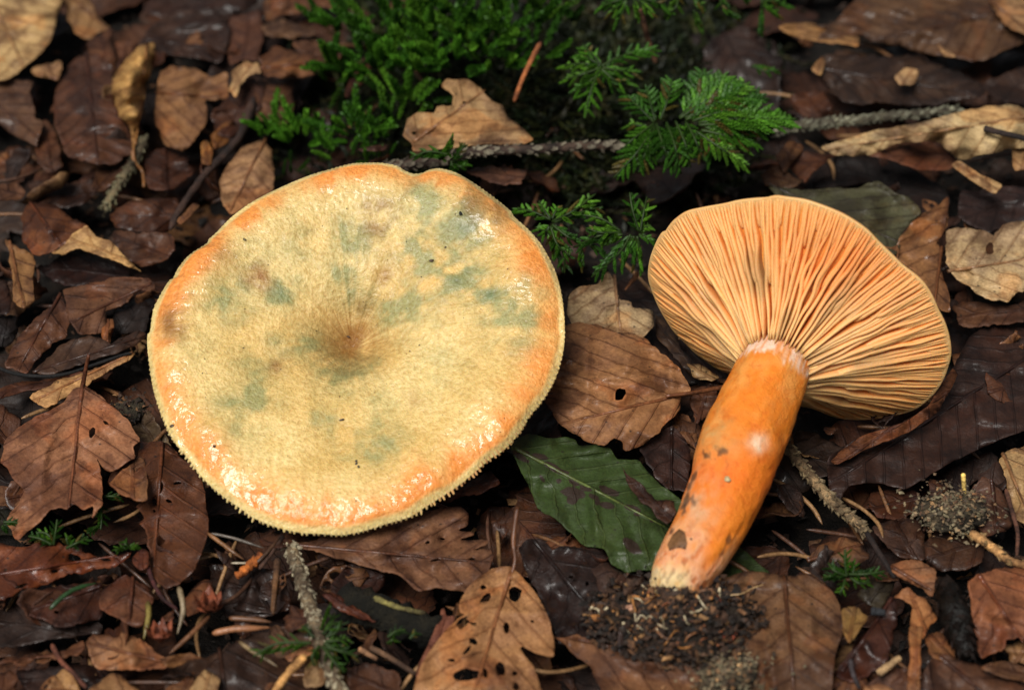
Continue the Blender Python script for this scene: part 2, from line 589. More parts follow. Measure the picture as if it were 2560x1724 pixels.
class Disc:
    """a cap: rim outline on a tilted plane, polar coordinates round the stem"""
    def __init__(s, rim_px, p0, n, origin):
        s.n = n
        s.o = origin
        e1 = RIGHT - n * (RIGHT @ n)
        s.e1 = e1 / np.linalg.norm(e1)
        s.e2 = np.cross(n, s.e1)
        w = at_plane(rim_px, p0, n) - origin
        x, y = w @ s.e1, w @ s.e2
        th = np.arctan2(y, x)
        r = np.hypot(x, y)
        k = np.argsort(th)
        s.th = np.concatenate([th[k] - 2 * np.pi, th[k], th[k] + 2 * np.pi])
        s.r = np.tile(r[k], 3)

    def R(s, th):
        th = (np.asarray(th) + np.pi) % (2 * np.pi) - np.pi
        return np.interp(th, s.th, s.r)

    def pt(s, th, r, h):
        th, r, h = [np.asarray(q, float)[..., None] for q in (th, r, h)]
        return s.o + s.e1 * (np.cos(th) * r) + s.e2 * (np.sin(th) * r) + s.n * h


def mixc(a, b, f):
    return a * (1 - f[:, None]) + np.asarray(b)[None] * f[:, None]


# ------------------------------------------------------------------ mushroom seen from above
RIM_L = P('F', [(850, 370), (880, 372), (905, 378), (920, 388), (940, 395), (960, 393), (975, 386), (1000, 383), (1030, 390), (1060, 405), (1100, 432), (1140, 462), (1163, 482), (1168, 492), (1200, 520), (1230, 555), (1255, 600), (1270, 640), (1280, 690), (1284, 740), (1282, 790), (1270, 840), (1255, 875), (1230, 915), (1205, 945), (1180, 985), (1150, 1018), (1118, 1040), (1105, 1050), (1085, 1068), (1050, 1098), (1010, 1125), (970, 1150), (930, 1175), (880, 1190), (830, 1205), (780, 1215), (730, 1213), (680, 1210), (630, 1198), (580, 1178), (540, 1150), (500, 1122), (460, 1085), (430, 1045), (395, 1000), (370, 950), (350, 890), (340, 830), (335, 790), (335, 762), (341, 752), (344, 730), (350, 700), (370, 660), (385, 637), (393, 633), (405, 610), (430, 580), (470, 553), (473, 545), (490, 530), (530, 490), (580, 455), (640, 425), (700, 400), (750, 385), (800, 372)])
RIM_L = catmull(RIM_L, 5, True)
N_L = camv(0.0, .45, .89)
C_L = at_z([(891, 872)], 2.75)[0]
PIT = 1.05
O_L = at_plane([(880, 866)], C_L - N_L * PIT, N_L)[0] + N_L * PIT
DL = Disc(RIM_L, C_L, N_L, O_L)


def cap_top(s, th):
    h = spline1([0, .05, .12, .22, .35, .5, .66, .8, .9, .96, 1.0], [-1.08, -.98, -.74, -.42, -.17, -.02, .10, .20, .20, .12, .0], s)
    lob = np.stack([np.cos(th), np.sin(th)], -1)
    h = h + .07 * smooth(.5, .95, s) * vnoise(lob[..., 0] * 3.2, lob[..., 1] * 3.2, s * 2, 11) * (1 - smooth(.97, 1, s))
    h = h + .05 * vnoise(lob[..., 0] * s * 5, lob[..., 1] * s * 5, 0, 21) * smooth(.05, .2, s) * (1 - smooth(.95, 1, s))
    h = h + .013 * fbm(lob[..., 0] * s * 14, lob[..., 1] * s * 14, 0, 31, 3) * (1 - smooth(.97, 1, s))
    return h


def build_left():
    root = empty('mushroom', at_z([(891, 872)], -.9)[0] * np.array([1, 1, 1]), label='mushroom with broad cream and orange cap blotched with green, seen from above', cat='mushroom')
    nt, nr = 540, 190
    th = np.linspace(-np.pi, np.pi, nt, endpoint=False)
    s = np.concatenate([np.linspace(0.004, .9, nr - 50), np.linspace(.9, 1, 51)[1:]])
    TH, S = np.meshgrid(th, s, indexing='ij')
    R = DL.R(TH)
    H = cap_top(S, TH)
    ct, st = np.cos(TH), np.sin(TH)
    # fine beaded crenation at the very edge, one bead a gill
    NB = 262
    bead = np.cos(TH * NB + 2 * vnoise(ct * 9, st * 9, 0, 5)) * np.clip(.55 + .9 * vnoise(ct * 6, st * 6, 0, 15), 0, 1.2)
    RR = S * R * (1 + .0035 * bead * smooth(.975, 1, S))
    H = H + .012 * bead * smooth(.93, .985, S) * (1 - smooth(.99, 1, S))
    top = DL.pt(TH, RR, H).reshape(-1, 3)
    px = project(top)
    Sf, TF, CT, ST = S.ravel(), TH.ravel(), ct.ravel(), st.ravel()
    X, Y = (RR * ct).ravel(), (RR * st).ravel()
    # pigment
    cream, ochre, rim, orange, brown, green = [srgb(c) for c in ((230, 206, 144), (220, 180, 104), (226, 203, 142), (240, 150, 66), (186, 136, 68), (140, 150, 106))]
    n_lo = fbm(X * .7, Y * .7, 0, 41, 3)
    n_hi = fbm(X * 3.2, Y * 3.2, 0, 42, 3)
    n_rad = fbm(CT * 14, ST * 14, Sf * 2.2, 43, 3)
    c = np.tile(cream, (len(Sf), 1))
    c = mixc(c, ochre, np.clip(.45 + .7 * n_lo + .25 * n_hi, 0, 1) * .75)
    c = mixc(c, brown, np.clip(smooth(.42, .06, Sf) * (.75 + .5 * n_rad), 0, 1) * .75)
    # orange zone inside the rim, uneven: strong where the photograph has it
    w = np.zeros(len(Sf))
    for (bx, by, br, ba) in ((452, 690, 95, .95), (405, 790, 75, .55), (540, 620, 60, .75), (640, 545, 60, .6), (900, 440, 150, .6), (1120, 470, 110, .6), (1310, 640, 110, .45), (1380, 780, 60, .35),
                             (1330, 960, 70, .25), (1240, 1120, 110, .75), (1150, 1200, 120, .65), (900, 1310, 190, .8), (650, 1290, 110, .7), (1010, 1290, 110, .7), (480, 1120, 110, .35), (410, 960, 70, .4), (1270, 500, 60, .5), (760, 1300, 90, .6)):
        w = np.maximum(w, ba * np.exp(-((px[:, 0] - bx) ** 2 + (px[:, 1] - by) ** 2) / (2 * (br * .62) ** 2)))
    band = smooth(.83, .93, Sf + .045 * n_rad) * (1 - smooth(.955, .985, Sf + .008 * n_rad))
    of = np.clip(band * (.38 + .75 * w + .40 * n_rad) + .35 * w * smooth(.76, .92, Sf) * (1 - smooth(.96, .99, Sf)), 0, 1)
    peach = srgb((240, 184, 112))
    c = mixc(c, peach, np.clip(smooth(.74, .92, Sf + .06 * n_rad) * (.6 + .35 * n_lo), 0, 1))
    c = mixc(c, orange, of * .9)
    # green bruises
    gb = np.zeros(len(Sf))
    dk = np.zeros(len(Sf))
    for (bx, by, br, ba) in ((704, 728, 34, 1.0), (551, 751, 46, .6), (600, 725, 46, .5), (625, 639, 36, .6), (883, 596, 46, .9), (854, 687, 48, .5), (488, 840, 44, .35), (768, 856, 36, .65), (899, 745, 34, .75), (755, 604, 40, .45),
                             (1064, 512, 40, .85), (1034, 610, 34, .85), (1165, 552, 62, .95), (1200, 560, 40, .5), (1147, 685, 44, 1.0), (1180, 714, 40, .7), (1222, 734, 30, .95), (1285, 778, 58, .85), (1335, 785, 36, .6), (1019, 783, 55, .55), (978, 786, 40, .6), (908, 748, 30, .6), (1090, 650, 60, .35),
                             (589, 1032, 48, .55), (639, 988, 40, .55), (590, 1065, 36, .45), (809, 1047, 30, .35), (873, 918, 46, .95), (830, 905, 50, .6), (936, 1094, 50, .4), (951, 1005, 34, .35), (700, 880, 50, .35), (960, 560, 60, .4), (640, 930, 60, .3), (1040, 470, 30, .35), (1100, 900, 60, .2), (740, 520, 60, .25)):
        q = np.exp(-((px[:, 0] - bx) ** 2 + (px[:, 1] - by) ** 2) / (2 * br ** 2))
        gb = np.maximum(gb, ba * q)
        if ba > .9:
            dk = np.maximum(dk, np.exp(-((px[:, 0] - bx) ** 2 + (px[:, 1] - by) ** 2) / (2 * (br * .55) ** 2)))
    gb = np.clip(gb * (1.0 + .75 * n_hi + .45 * n_rad) + .20 * np.clip(n_lo + .1, 0, 1) * smooth(.92, .6, Sf) * np.clip(1 + n_hi, 0, 2), 0, 1)
    c = mixc(c, green, np.clip(gb * .92, 0, .80))
    c = mixc(c, srgb((92, 116, 84)), np.clip(dk * (.6 + .6 * n_hi), 0, 1) * .75)
    # olive-brown damp stains
    for (bx, by, br, ba) in ((945, 545, 38, .45), (1205, 500, 34, .6), (1240, 520, 30, .5), (440, 800, 26, .7), (430, 815, 22, .5), (640, 690, 24, .6), (655, 705, 16, .8), (880, 850, 34, .75), (870, 880, 40, .5), (700, 915, 22, .5), (1030, 1000, 18, .4), (905, 760, 20, .4), (560, 645, 25, .4), (960, 690, 16, .4)):
        q = ba * np.exp(-((px[:, 0] - bx) ** 2 + (px[:, 1] - by) ** 2) / (2 * br ** 2)) * np.clip(1 + .8 * n_hi, 0, 2)
        c = mixc(c, srgb((150, 104, 48)), np.clip(q, 0, .9))
    c = mixc(c, rim, smooth(.962, .985, Sf + .006 * n_rad) * .9)
    c *= np.array([.82, .765, .655])
    pol = np.stack([CT * 6, ST * 6, Sf * 1.1], 1)
    uv = np.stack([X, Y], 1)
    # underside
    su = np.linspace(1, .14, 40)
    TU, SU = np.meshgrid(th, su, indexing='ij')
    HU = cap_top(SU, TU) - .03 - .45 * (1 - SU) ** .8
    HU[:, 0] = cap_top(SU, TU)[:, 0] - .03
    und = DL.pt(TU, SU * DL.R(TU) * .996, HU).reshape(-1, 3)
    cu = np.tile(srgb((225, 165, 90)), (len(und), 1))
    v = np.concatenate([top, und])
    f = grid_faces(nt, nr, True) + [tuple(np.array(q) + len(top)) for q in grid_faces(nt, len(su), True)]
    for i in range(nt):
        a, b = i * nr + nr - 1, ((i + 1) % nt) * nr + nr - 1
        k, l = len(top) + i * len(su), len(top) + ((i + 1) % nt) * len(su)
        f.append((a, b, l, k))
    f.append(tuple(i * nr for i in range(nt))[::-1])
    pol = np.concatenate([pol, np.zeros((len(und), 3))])
    uvu = np.stack([(SU * np.cos(TU)).ravel(), (SU * np.sin(TU)).ravel()], 1) * 4
    capo = add('cap', v, f, M_CAP, root, uv=np.concatenate([uv, uvu]), col=np.concatenate([c, cu]), vec=pol, label='broad cap, cream with orange margin and blue-green bruises')
    # gills: thin plates under the cap whose ends show as teeth along the margin
    for k in range(NB):
        t0 = -np.pi + (k + .5) * 2 * np.pi / NB
        t0 += .12 * 2 * np.pi / NB * float(vnoise(np.array([k * .7]), np.array([0.]), 0, 3)[0])
        Rk = float(DL.R(t0))
        q = project(DL.pt(np.array([t0]), np.array([Rk]), np.array([0.])))[0]
        # teeth stand out along the lower edge, hardly at all along the upper
        ang = math.atan2(q[1] - 872, q[0] - 891)
        out = .010 + .055 * math.exp(-((ang - .98) / .30) ** 2) + .035 * math.exp(-((ang - 2.2) / .45) ** 2) + .02 * math.exp(-((ang - 3.55) / .25) ** 2)
        out *= rng.uniform(.35, 1.6) * (1 + .7 * float(vnoise(np.array([k * .21]), np.array([3.3]), 0, 6)[0]))
        ss = np.array([.55, .7, .82, .9, .95, .98, 1.0])
        rr = np.append(ss * Rk, [Rk + out * .6, Rk + out])
        sc = np.minimum(np.append(ss, [1, 1]), 1.0)
        tt = np.full(len(rr), t0) + .25 * 2 * np.pi / NB * vnoise(rr * 3, np.full(len(rr), k * 1.3), 0, 8)
        base = cap_top(sc, np.full(len(rr), t0)) - .02 - .45 * (1 - sc) ** .8
        base[-2:] -= .012
        hg = np.array([.26, .25, .22, .18, .14, .11, .09, .06, .02])
        thk = np.array([.020, .022, .026, .030, .034, .036, .034, .026, .012])
        vv = []
        for sgn, hh in ((-1, 0), (1, 0), (.7, 1), (-.7, 1)):
            vv.append(DL.pt(tt + sgn * thk / rr * .8, rr, base + (.02 if not hh else 0) * (rr <= Rk) - hh * hg))
        vv = np.stack(vv, 1).reshape(-1, 3)
        ff = []
        m = len(rr)
        for i in range(m - 1):
            for j in range(4):
                ff.append((i * 4 + j, i * 4 + (j + 1) % 4, (i + 1) * 4 + (j + 1) % 4, (i + 1) * 4 + j))
        ff += [(3, 2, 1, 0), tuple((m - 1) * 4 + j for j in range(4))]
        warm = math.exp(-((ang - .8) / .35) ** 2)
        cc = srgb((228, 196, 132)) * (1 - warm * .7) + srgb((236, 160, 100)) * warm * .7
        cc = np.tile(cc * .8, (len(vv), 1)) * rng.uniform(.9, 1.08)
        add('gill', vv, ff, M_GILL, root, col=cc)
    # short stem, mostly hidden under the cap
    top_c = O_L - N_L * (PIT + .35)
    foot = top_c.copy()
    foot[1] += .5
    foot[2] = -.9
    cl = catmull([top_c + N_L * .1, top_c * .6 + foot * .4 + np.array([.1, 0, 0]), foot], 8)
    vs, fs = tube(cl, np.linspace(.95, .8, len(cl)), 28, .06, 4)
    add('stem', vs, fs, M_STEM, root, col=np.tile(srgb((228, 140, 58)), (len(vs), 1)))
    return root, top, px, (th, s, nr)


LEFT, CAPV, CAPPX, _ = build_left()


def on_cap(p):
    return CAPV[np.argmin(((CAPPX - np.asarray(p)) ** 2).sum(1))]


# ------------------------------------------------------------------ mushroom lying on its side, gills to the viewer
RIM_R = P('B3', [(50, 560), (60, 450), (100, 340), (138, 275), (165, 262), (178, 240), (220, 190), (300, 135), (400, 110), (540, 85), (640, 62), (740, 50), (820, 45), (880, 32), (960, 42), (1080, 60), (1200, 100), (1320, 150), (1420, 210), (1490, 262), (1560, 335), (1640, 412), (1720, 490), (1800, 550), (1860, 610), (1910, 690), (1950, 780), (1990, 860), (2020, 960), (2030, 1060), (2010, 1150), (1980, 1230), (1930, 1310), (1850, 1390), (1760, 1440), (1640, 1470), (1500, 1490), (1350, 1490), (1250, 1470), (1160, 1432), (1080, 1410), (950, 1380), (780, 1290), (660, 1225), (570, 1190), (500, 1160), (430, 1110), (360, 1060), (290, 990), (220, 920), (160, 830), (110, 740), (75, 650)])
RIM_R = catmull(RIM_R, 5, True)
N_R = camv(-.36, -.66, .66)
PA = at_z([(1928, 936)], 2.85)[0]
PB = at_z([(1654, 1492)], 1.5)[0]
DEP = 1.85
C_R = PA - N_R * DEP
DR = Disc(RIM_R, C_R, N_R, C_R)


def flesh(s):
    return 1.75 * np.clip(1 - s, 0, 1) ** 1.15


def gill_h(s):
    return spline1([0, .2, .35, .5, .65, .8, .9, .97, 1.0], [.46, .46, .40, .33, .26, .19, .13, .06, .02], s)


def build_right():
    root = empty('mushroom', at_z([(1900, 1100)], -.3)[0], label='mushroom lying on its side, orange gills and thick orange stem towards the viewer', cat='mushroom')
    nt = 260
    th = np.linspace(-np.pi, np.pi, nt, endpoint=False)
    sf = np.concatenate([np.linspace(.02, .9, 26), np.linspace(.92, 1.0, 8)])
    sb = np.concatenate([np.linspace(1.0, .9, 8), np.linspace(.87, .02, 20)])
    T1, S1 = np.meshgrid(th, sf, indexing='ij')
    T2, S2 = np.meshgrid(th, sb, indexing='ij')
    wav = .10 * vnoise(np.cos(T1) * 2.4, np.sin(T1) * 2.4, 0, 61) * S1 ** 2
    wav2 = .10 * vnoise(np.cos(T2) * 2.4, np.sin(T2) * 2.4, 0, 61) * S2 ** 2
    a = DR.pt(T1, S1 * DR.R(T1), flesh(S1) - .02 + wav * 0)
    edge = np.sqrt(np.clip(1 - ((S2 - .9) / .1).clip(0, 1) ** 2, 0, 1))
    b = DR.pt(T2, S2 * DR.R(T2) * (1 + .002 * (1 - edge)), flesh(S2) - .05 - (.16 + .35 * (1 - S2)) * edge)
    v = np.concatenate([a, b], 1)
    m = len(sf) + len(sb)
    ST = np.concatenate([S1, S2], 1).ravel()
    back = np.concatenate([np.zeros_like(S1), np.ones_like(S2)], 1).ravel()
    vv = v.reshape(-1, 3)
    c = mixc(mixc(np.tile(srgb((236, 150, 66)), (len(vv), 1)), srgb((236, 186, 120)), smooth(.93, .99, ST)), srgb((196, 146, 92)), back) * .85
    f = grid_faces(nt, m, True)
    f.append(tuple(i * m for i in range(nt))[::-1])
    f.append(tuple(i * m + m - 1 for i in range(nt)))
    add('cap', vv, f, M_GILL, root, col=c, label='thin rust-orange flesh of the cap behind the gills')
    # gills, three lengths
    NG = 96
    deep, mid_o, pale, olive = srgb((236, 126, 46)), srgb((245, 160, 82)), srgb((247, 200, 134)), srgb((128, 112, 76))
    for k in range(NG * 3):
        full = k % 3 == 0
        t0 = -np.pi + (k + .5) * 2 * np.pi / (NG * 3) + rng.uniform(-.3, .3) * 2 * np.pi / (NG * 3)
        t0 += .030 * float(vnoise(np.array([t0 * 5.0]), np.array([.5]), 0, 79)[0])
        Rk = float(DR.R(t0))
        gvar, glean, gcol = rng.uniform(.78, 1.15), rng.uniform(-.12, .12), rng.uniform(.88, 1.06)
        s0 = .72 / Rk if full else (rng.uniform(.38, .62) if k % 3 == 1 else rng.uniform(.66, .86))
        n = 30 if full else (20 if k % 3 == 1 else 12)
        s = s0 + (1 - s0) * np.linspace(0, 1, n) ** .85
        s = np.minimum(s, .998)
        r = s * Rk
        sp = 2 * np.pi / NG
        wig = sp * (.55 * vnoise(r * 1.0 + k * 3.1, np.full(n, k * .37), 0, 71) + .34 * vnoise(r * 2.6, np.full(n, k * 1.7), 0, 72)) * (1 - s ** 3)
        tt = t0 + wig
        hg = .9 * gvar * gill_h(s) * (1 + .16 * vnoise(r * 1.5, np.full(n, k * 2.2), 0, 73))
        if not full:
            ramp = np.clip((s - s0) / (.10 if k % 3 == 1 else .08), 0, 1)
            hg = hg * (.15 + .85 * ramp ** .6) * (.88 if k % 3 == 1 else .8)
        hw = (.033 + .030 * (1 - s)) * (1 + .25 * vnoise(r * 2, np.full(n, k * 5.1), 0, 74))
        hw = np.minimum(hw, r * sp * .40 + .004)
        base = flesh(s) - .05
        lean = glean + .16 * vnoise(r * .6, np.full(n, k * .9), 0, 75)
        vv, cc = [], []
        stain_shade = np.clip(vnoise(r * 1.1 + 5, np.full(n, t0 * 4), 0, 76) * 1.9 - .30 + .5 * np.exp(-((t0 - 1.75) / .35) ** 2), 0, 1) * smooth(.95, .5, s)  # greenish stains, plus olive shade painted into the gaps between gills
        q = project(DR.pt(tt, r, base + hg))
        hot = np.exp(-((q[:, 0] - 2120) / 160) ** 2 - ((q[:, 1] - 640) / 110) ** 2)
        for sgn, hh, w_ in ((-1, 0, 1.0), (-1, .55, .95), (-1, .93, .75), (0, 1.0, 0), (1, .93, .75), (1, .55, .95), (1, 0, 1.0)):
            off = sgn * hw * w_ + lean * hg * hh
            vv.append(DR.pt(tt + off / r, r, base + hg * hh))
            col = mixc(np.tile(deep, (n, 1)), mid_o, np.full(n, hh))
            col = mixc(col, pale, np.clip((hh - .6) / .4, 0, 1) * (.45 + .35 * smooth(.8, .3, s)))
            col = mixc(col, srgb((240, 122, 44)), hot * .5)
            col = mixc(col, olive, stain_shade * (.75 if hh < .9 else .38))
            cc.append(col * .88 * gcol)
        vv = np.stack(vv, 1).reshape(-1, 3)
        cc = np.stack(cc, 1).reshape(-1, 3)
        ff = grid_faces(n, 7)
        ff += [tuple(range(7)), tuple((n - 1) * 7 + j for j in range(7))[::-1]]
        add('gill', vv, ff, M_GILL, root, col=cc)
    # stem
    cpx = np.array([(1928, 936), (1910, 980), (1890, 1026), (1858, 1100), (1838, 1155), (1815, 1225), (1768, 1327), (1722, 1404), (1686, 1456), (1654, 1492)], float)
    hw = np.array([92, 95, 100, 106, 104, 95, 89, 80, 66, 44]) * KPX
    dA, dB = -((PA - EYE) @ TOW), -((PB - EYE) @ TOW)
    L = np.concatenate([[0], np.cumsum(np.linalg.norm(np.diff(cpx, axis=0), axis=1))])
    L /= L[-1]
    d = ray(cpx)
    dep = -(d @ TOW)
    c3 = EYE + d * ((dA + (dB - dA) * L) / dep)[:, None]
    hw = hw * (dA + (dB - dA) * L) / DIST              # nearer than the middle of the scene
    c3 = np.concatenate([[c3[0] - N_R * .45], c3])
    hw = np.concatenate([[hw[0] * .93], hw])
    cc3 = catmull(c3, 14)
    hh = catmull(hw[:, None], 14)[:, 0]
    nl, sides = len(cc3), 96
    t, sd, up = frames(cc3)
    an = np.linspace(0, 2 * np.pi, sides, endpoint=False)
    A, I = np.meshgrid(an, np.arange(nl))
    tt = I / (nl - 1)
    rad = hh[:, None] * (1 + .035 * vnoise(np.cos(A) * 1.3, np.sin(A) * 1.3, tt * 7, 81) + .015 * fbm(np.cos(A) * 4, np.sin(A) * 4, tt * 22, 82))
    rad *= 1 - .030 * smooth(.25, .5, fbm(np.cos(A) * 5, np.sin(A) * 5, tt * 34, 85, 3)) * smooth(.5, .75, tt) + .02 * vnoise(np.cos(A) * 2.5, np.sin(A) * 2.5, tt * 16, 87)
    endf = smooth(1.0, .93, tt)
    rad *= .35 + .65 * endf ** .5 + .10 * vnoise(np.cos(A) * 4, np.sin(A) * 4, tt * 30, 83) * smooth(.86, .97, tt)
    v = (cc3[:, None, :] + rad[..., None] * (np.cos(A)[..., None] * sd[:, None, :] + np.sin(A)[..., None] * up[:, None, :])).reshape(-1, 3)
    f = []
    for i in range(nl - 1):
        for j in range(sides):
            k = (j + 1) % sides
            f.append((i * sides + j, i * sides + k, (i + 1) * sides + k, (i + 1) * sides + j))
    f += [tuple(range(sides))[::-1], tuple((nl - 1) * sides + j for j in range(sides))]
    px = project(v)
    T = tt.ravel()
    ca, sa = np.cos(A).ravel(), np.sin(A).ravel()
    n1 = fbm(ca * 1.6, sa * 1.6, T * 9, 84, 3)
    n2 = fbm(ca * 5, sa * 5, T * 34, 85, 3)
    n3 = fbm(ca * 9, sa * 9, T * 12, 86, 2)
    col = np.tile(srgb((232, 128, 28)), (len(v), 1))
    col = mixc(col, srgb((238, 168, 84)), np.clip(.15 + n1 + .35 * n3, 0, 1) * .55)
    # vivid orange middle, paler pinkish foot with orange pits
    col = mixc(col, srgb((240, 112, 22)), np.clip(np.exp(-((px[:, 1] - 1190) / 75) ** 2) * (.8 + .5 * n1), 0, 1) * .85)
    foot = smooth(.66, .86, T + .07 * n1)
    col = mixc(col, srgb((226, 168, 128)), np.clip(foot * (.75 + .4 * n2), 0, 1))
    pits = smooth(.25, .45, n2) * smooth(.70, .8, T) * smooth(.99, .93, T)
    col = mixc(col, srgb((214, 116, 50)), pits * .8)
    col = mixc(col, srgb((226, 196, 142)), smooth(.88, .95, T + .04 * n1))
    tan = np.exp(-((px[:, 0] - 1775) / 60) ** 2 - ((px[:, 1] - 1090) / 70) ** 2)
    col = mixc(col, srgb((196, 158, 96)), np.clip(tan * (.7 + .6 * n2), 0, 1) * .7)
    lt = np.exp(-((px[:, 0] - 1895) / 22) ** 2 - ((px[:, 1] - 1108) / 20) ** 2)
    col = mixc(col, srgb((244, 214, 178)), np.clip(lt * (1 + .8 * n2), 0, 1) * .9)
    lt = np.exp(-((px[:, 0] - 1740) / 50) ** 2 - ((px[:, 1] - 1250) / 60) ** 2)
    col = mixc(col, srgb((216, 170, 128)), np.clip(lt * (.8 + .9 * n2), 0, 1) * .8)
    band = smooth(.116, .100, T + .020 * n3 + .020 * fbm(ca * 13, sa * 13, T * 4, 88, 2))
    col = mixc(col, srgb((246, 214, 186)), np.clip(band * (.6 + 1.1 * n3), 0, .9))
    col *= .92
    dirt = smooth(.15, .5, n2 + .5 * n3) * smooth(.80, .95, T + .05 * n1)
    col = mixc(col, srgb((92, 66, 44)), dirt * .45)
    col = mixc(col, srgb((150, 84, 34)), smooth(.5, .8, n2 + .2 * n1) * smooth(.12, .3, T) * .12)
    for (bx, by, br) in ((1798, 1140, 17), (1765, 1130, 12), (1722, 1248, 14), (1718, 1215, 9), (1735, 1190, 9), (1710, 1275, 10), (1820, 1350, 9), (1808, 1380, 8), (1686, 1330, 10)):
        q = np.exp(-((px[:, 0] - bx) ** 2 + (px[:, 1] - by) ** 2) / (2 * br ** 2))
        col = mixc(col, srgb((48, 34, 24)), smooth(.35, .9, q * (1 + 1.6 * n2)) * .75)
    add('stem', v, f, M_STEM, root, col=col, label='thick orange stem with pale pitted foot')
    global STEMV, STEMPX
    front = ((v - np.repeat(cc3, sides, 0)) @ TOW) > 0
    STEMV, STEMPX = v[front], px[front]
    return root


RIGHTM = build_right()


def on_stem(p):
    return STEMV[np.argmin(((STEMPX - np.asarray(p)) ** 2).sum(1))]

# ------------------------------------------------------------------ leaves
def inside(poly, pts):
    x, y = pts[:, 0], pts[:, 1]
    r = np.zeros(len(pts), bool)
    n = len(poly)
    for i in range(n):
        x0, y0 = poly[i]
        x1, y1 = poly[(i + 1) % n]
        if y0 == y1:
            continue
        c = ((y0 > y) != (y1 > y)) & (x < (x1 - x0) * (y - y0) / (y1 - y0) + x0)
        r ^= c
    return r


def dist_poly(poly, pts):
    d = np.full(len(pts), 1e9)
    a, b = poly, np.roll(poly, -1, 0)
    for p, q in zip(a, b):
        e = q - p
        t = np.clip(((pts - p) @ e) / (e @ e + 1e-9), 0, 1)
        d = np.minimum(d, np.hypot(*(pts - (p + t[:, None] * e)).T))
    return d


def ragged(poly, rag, seed, step=7.0, sm=True):
    """outline resampled every few pixels, with torn, uneven detail between the traced points"""
    p = np.asarray(poly, float)
    if sm:                                            # one round of corner cutting keeps points sharp enough
        q_ = np.roll(p, -1, 0)
        p = np.stack([p * .92 + q_ * .08, p * .08 + q_ * .92], 1).reshape(-1, 2)
    q = np.concatenate([p, p[:1]])
    L = np.concatenate([[0], np.cumsum(np.hypot(*np.diff(q, axis=0).T))])
    n = max(12, int(L[-1] / step))
    s = np.linspace(0, L[-1], n, endpoint=False)
    r = np.stack([np.interp(s, L, q[:, 0]), np.interp(s, L, q[:, 1])], 1)
    t = np.roll(r, -1, 0) - np.roll(r, 1, 0)
    t /= np.hypot(*t.T)[:, None] + 1e-9
    nn = np.stack([-t[:, 1], t[:, 0]], 1)
    k = fbm(s * .035, np.full(n, seed * 3.7), 0, seed, 3) + .65 * vnoise(s * .13, np.full(n, seed * 1.7), 0, seed + 5) + .35 * vnoise(s * .3, np.full(n, seed * 4.7), 0, seed + 7) + .9 * np.clip(vnoise(s * .05, np.full(n, seed * 2.7), 0, seed + 6) - .35, 0, 1) * 3
    return r + nn * (rag * k)[:, None]


def blob(c, rx, ry, ang, seed, n=14):
    a = np.linspace(0, 2 * np.pi, n, endpoint=False)
    k = 1 + .28 * vnoise(np.cos(a) * 1.7 + seed, np.sin(a) * 1.7, 0, seed)
    x, y = np.cos(a) * rx * k, np.sin(a) * ry * k
    return np.stack([c[0] + x * math.cos(ang) - y * math.sin(ang), c[1] + x * math.sin(ang) + y * math.cos(ang)], 1)


def triangulate(outline, holes, step, seed):
    r = np.random.RandomState(seed)
    lo, hi = outline.min(0), outline.max(0)
    xs = np.arange(lo[0], hi[0], step)
    ys = np.arange(lo[1], hi[1], step * .87)
    g = np.array([(x + (step / 2 if j % 2 else 0), y) for j, y in enumerate(ys) for x in xs])
    g = g + r.uniform(-.18, .18, g.shape) * step
    loops = [outline] + list(holes)
    keep = inside(outline, g)
    for h in holes:
        keep &= ~inside(h, g)
    g = g[keep]
    if len(g):
        d = np.min([dist_poly(l, g) for l in loops], 0)
        g = g[d > step * .42]
    pts = [Vector(p) for p in np.concatenate(loops + [g])]
    edges, k = [], 0
    for l in loops:
        n = len(l)
        edges += [(k + i, k + (i + 1) % n) for i in range(n)]
        k += n
    v, _, f, *_ = delaunay_2d_cdt(pts, edges, [], 0, 1e-5)
    v = np.array([(p.x, p.y) for p in v])
    f = np.array([t for t in f if len(t) == 3])
    cen = v[f].mean(1)
    ok = inside(outline, cen)
    for h in holes:
        ok &= ~inside(h, cen)
    f = f[ok]
    used = np.unique(f)
    remap = -np.ones(len(v), int)
    remap[used] = np.arange(len(used))
    return v[used], remap[f]


def idw(ctrl, pts, p=2.4):
    d2 = ((pts[:, None, :] - ctrl[None, :, :2]) ** 2).sum(-1) + 30.0
    w = d2 ** (-p / 2)
    return (w * ctrl[None, :, 2]).sum(1) / w.sum(1)


def leaf_uv(xy, base, tip, bend=0.0):
    d = tip - base
    L = np.hypot(*d)
    d = d / L
    q = xy - base
    u = q @ d
    v = q @ np.array([-d[1], d[0]])
    v = v - bend * u * (L - u) / L
    return u, v


def corrug(u, v, spc=.55):
    s = u - np.abs(v) * .95 + np.sign(v) * .13
    fr = np.mod(s / spc, 1.0)
    return np.cos(2 * np.pi * (fr - .5)) * np.clip(np.abs(v) / .35, 0, 1)


def thicken(v, f, nrm, th):
    """closed sheet: upper side, lower side and the cut edge"""
    n = len(v)
    f = np.asarray(f)
    e = np.concatenate([f[:, [0, 1]], f[:, [1, 2]], f[:, [2, 0]]])
    key = {}
    for a, b in e.tolist():
        key[(a, b)] = 1
    rim = [(a, b) for (a, b) in key if (b, a) not in key]
    V = np.concatenate([v, v - nrm * th])
    F = f.tolist() + (f[:, ::-1] + n).tolist() + [(b, a, a + n, b + n) for a, b in rim]
    return V, F


def vnormals(v, f):
    fn = np.cross(v[f[:, 1]] - v[f[:, 0]], v[f[:, 2]] - v[f[:, 0]])
    n = np.zeros_like(v)
    for k in range(3):
        np.add.at(n, f[:, k], fn)
    return n / (np.linalg.norm(n, axis=1)[:, None] + 1e-12)


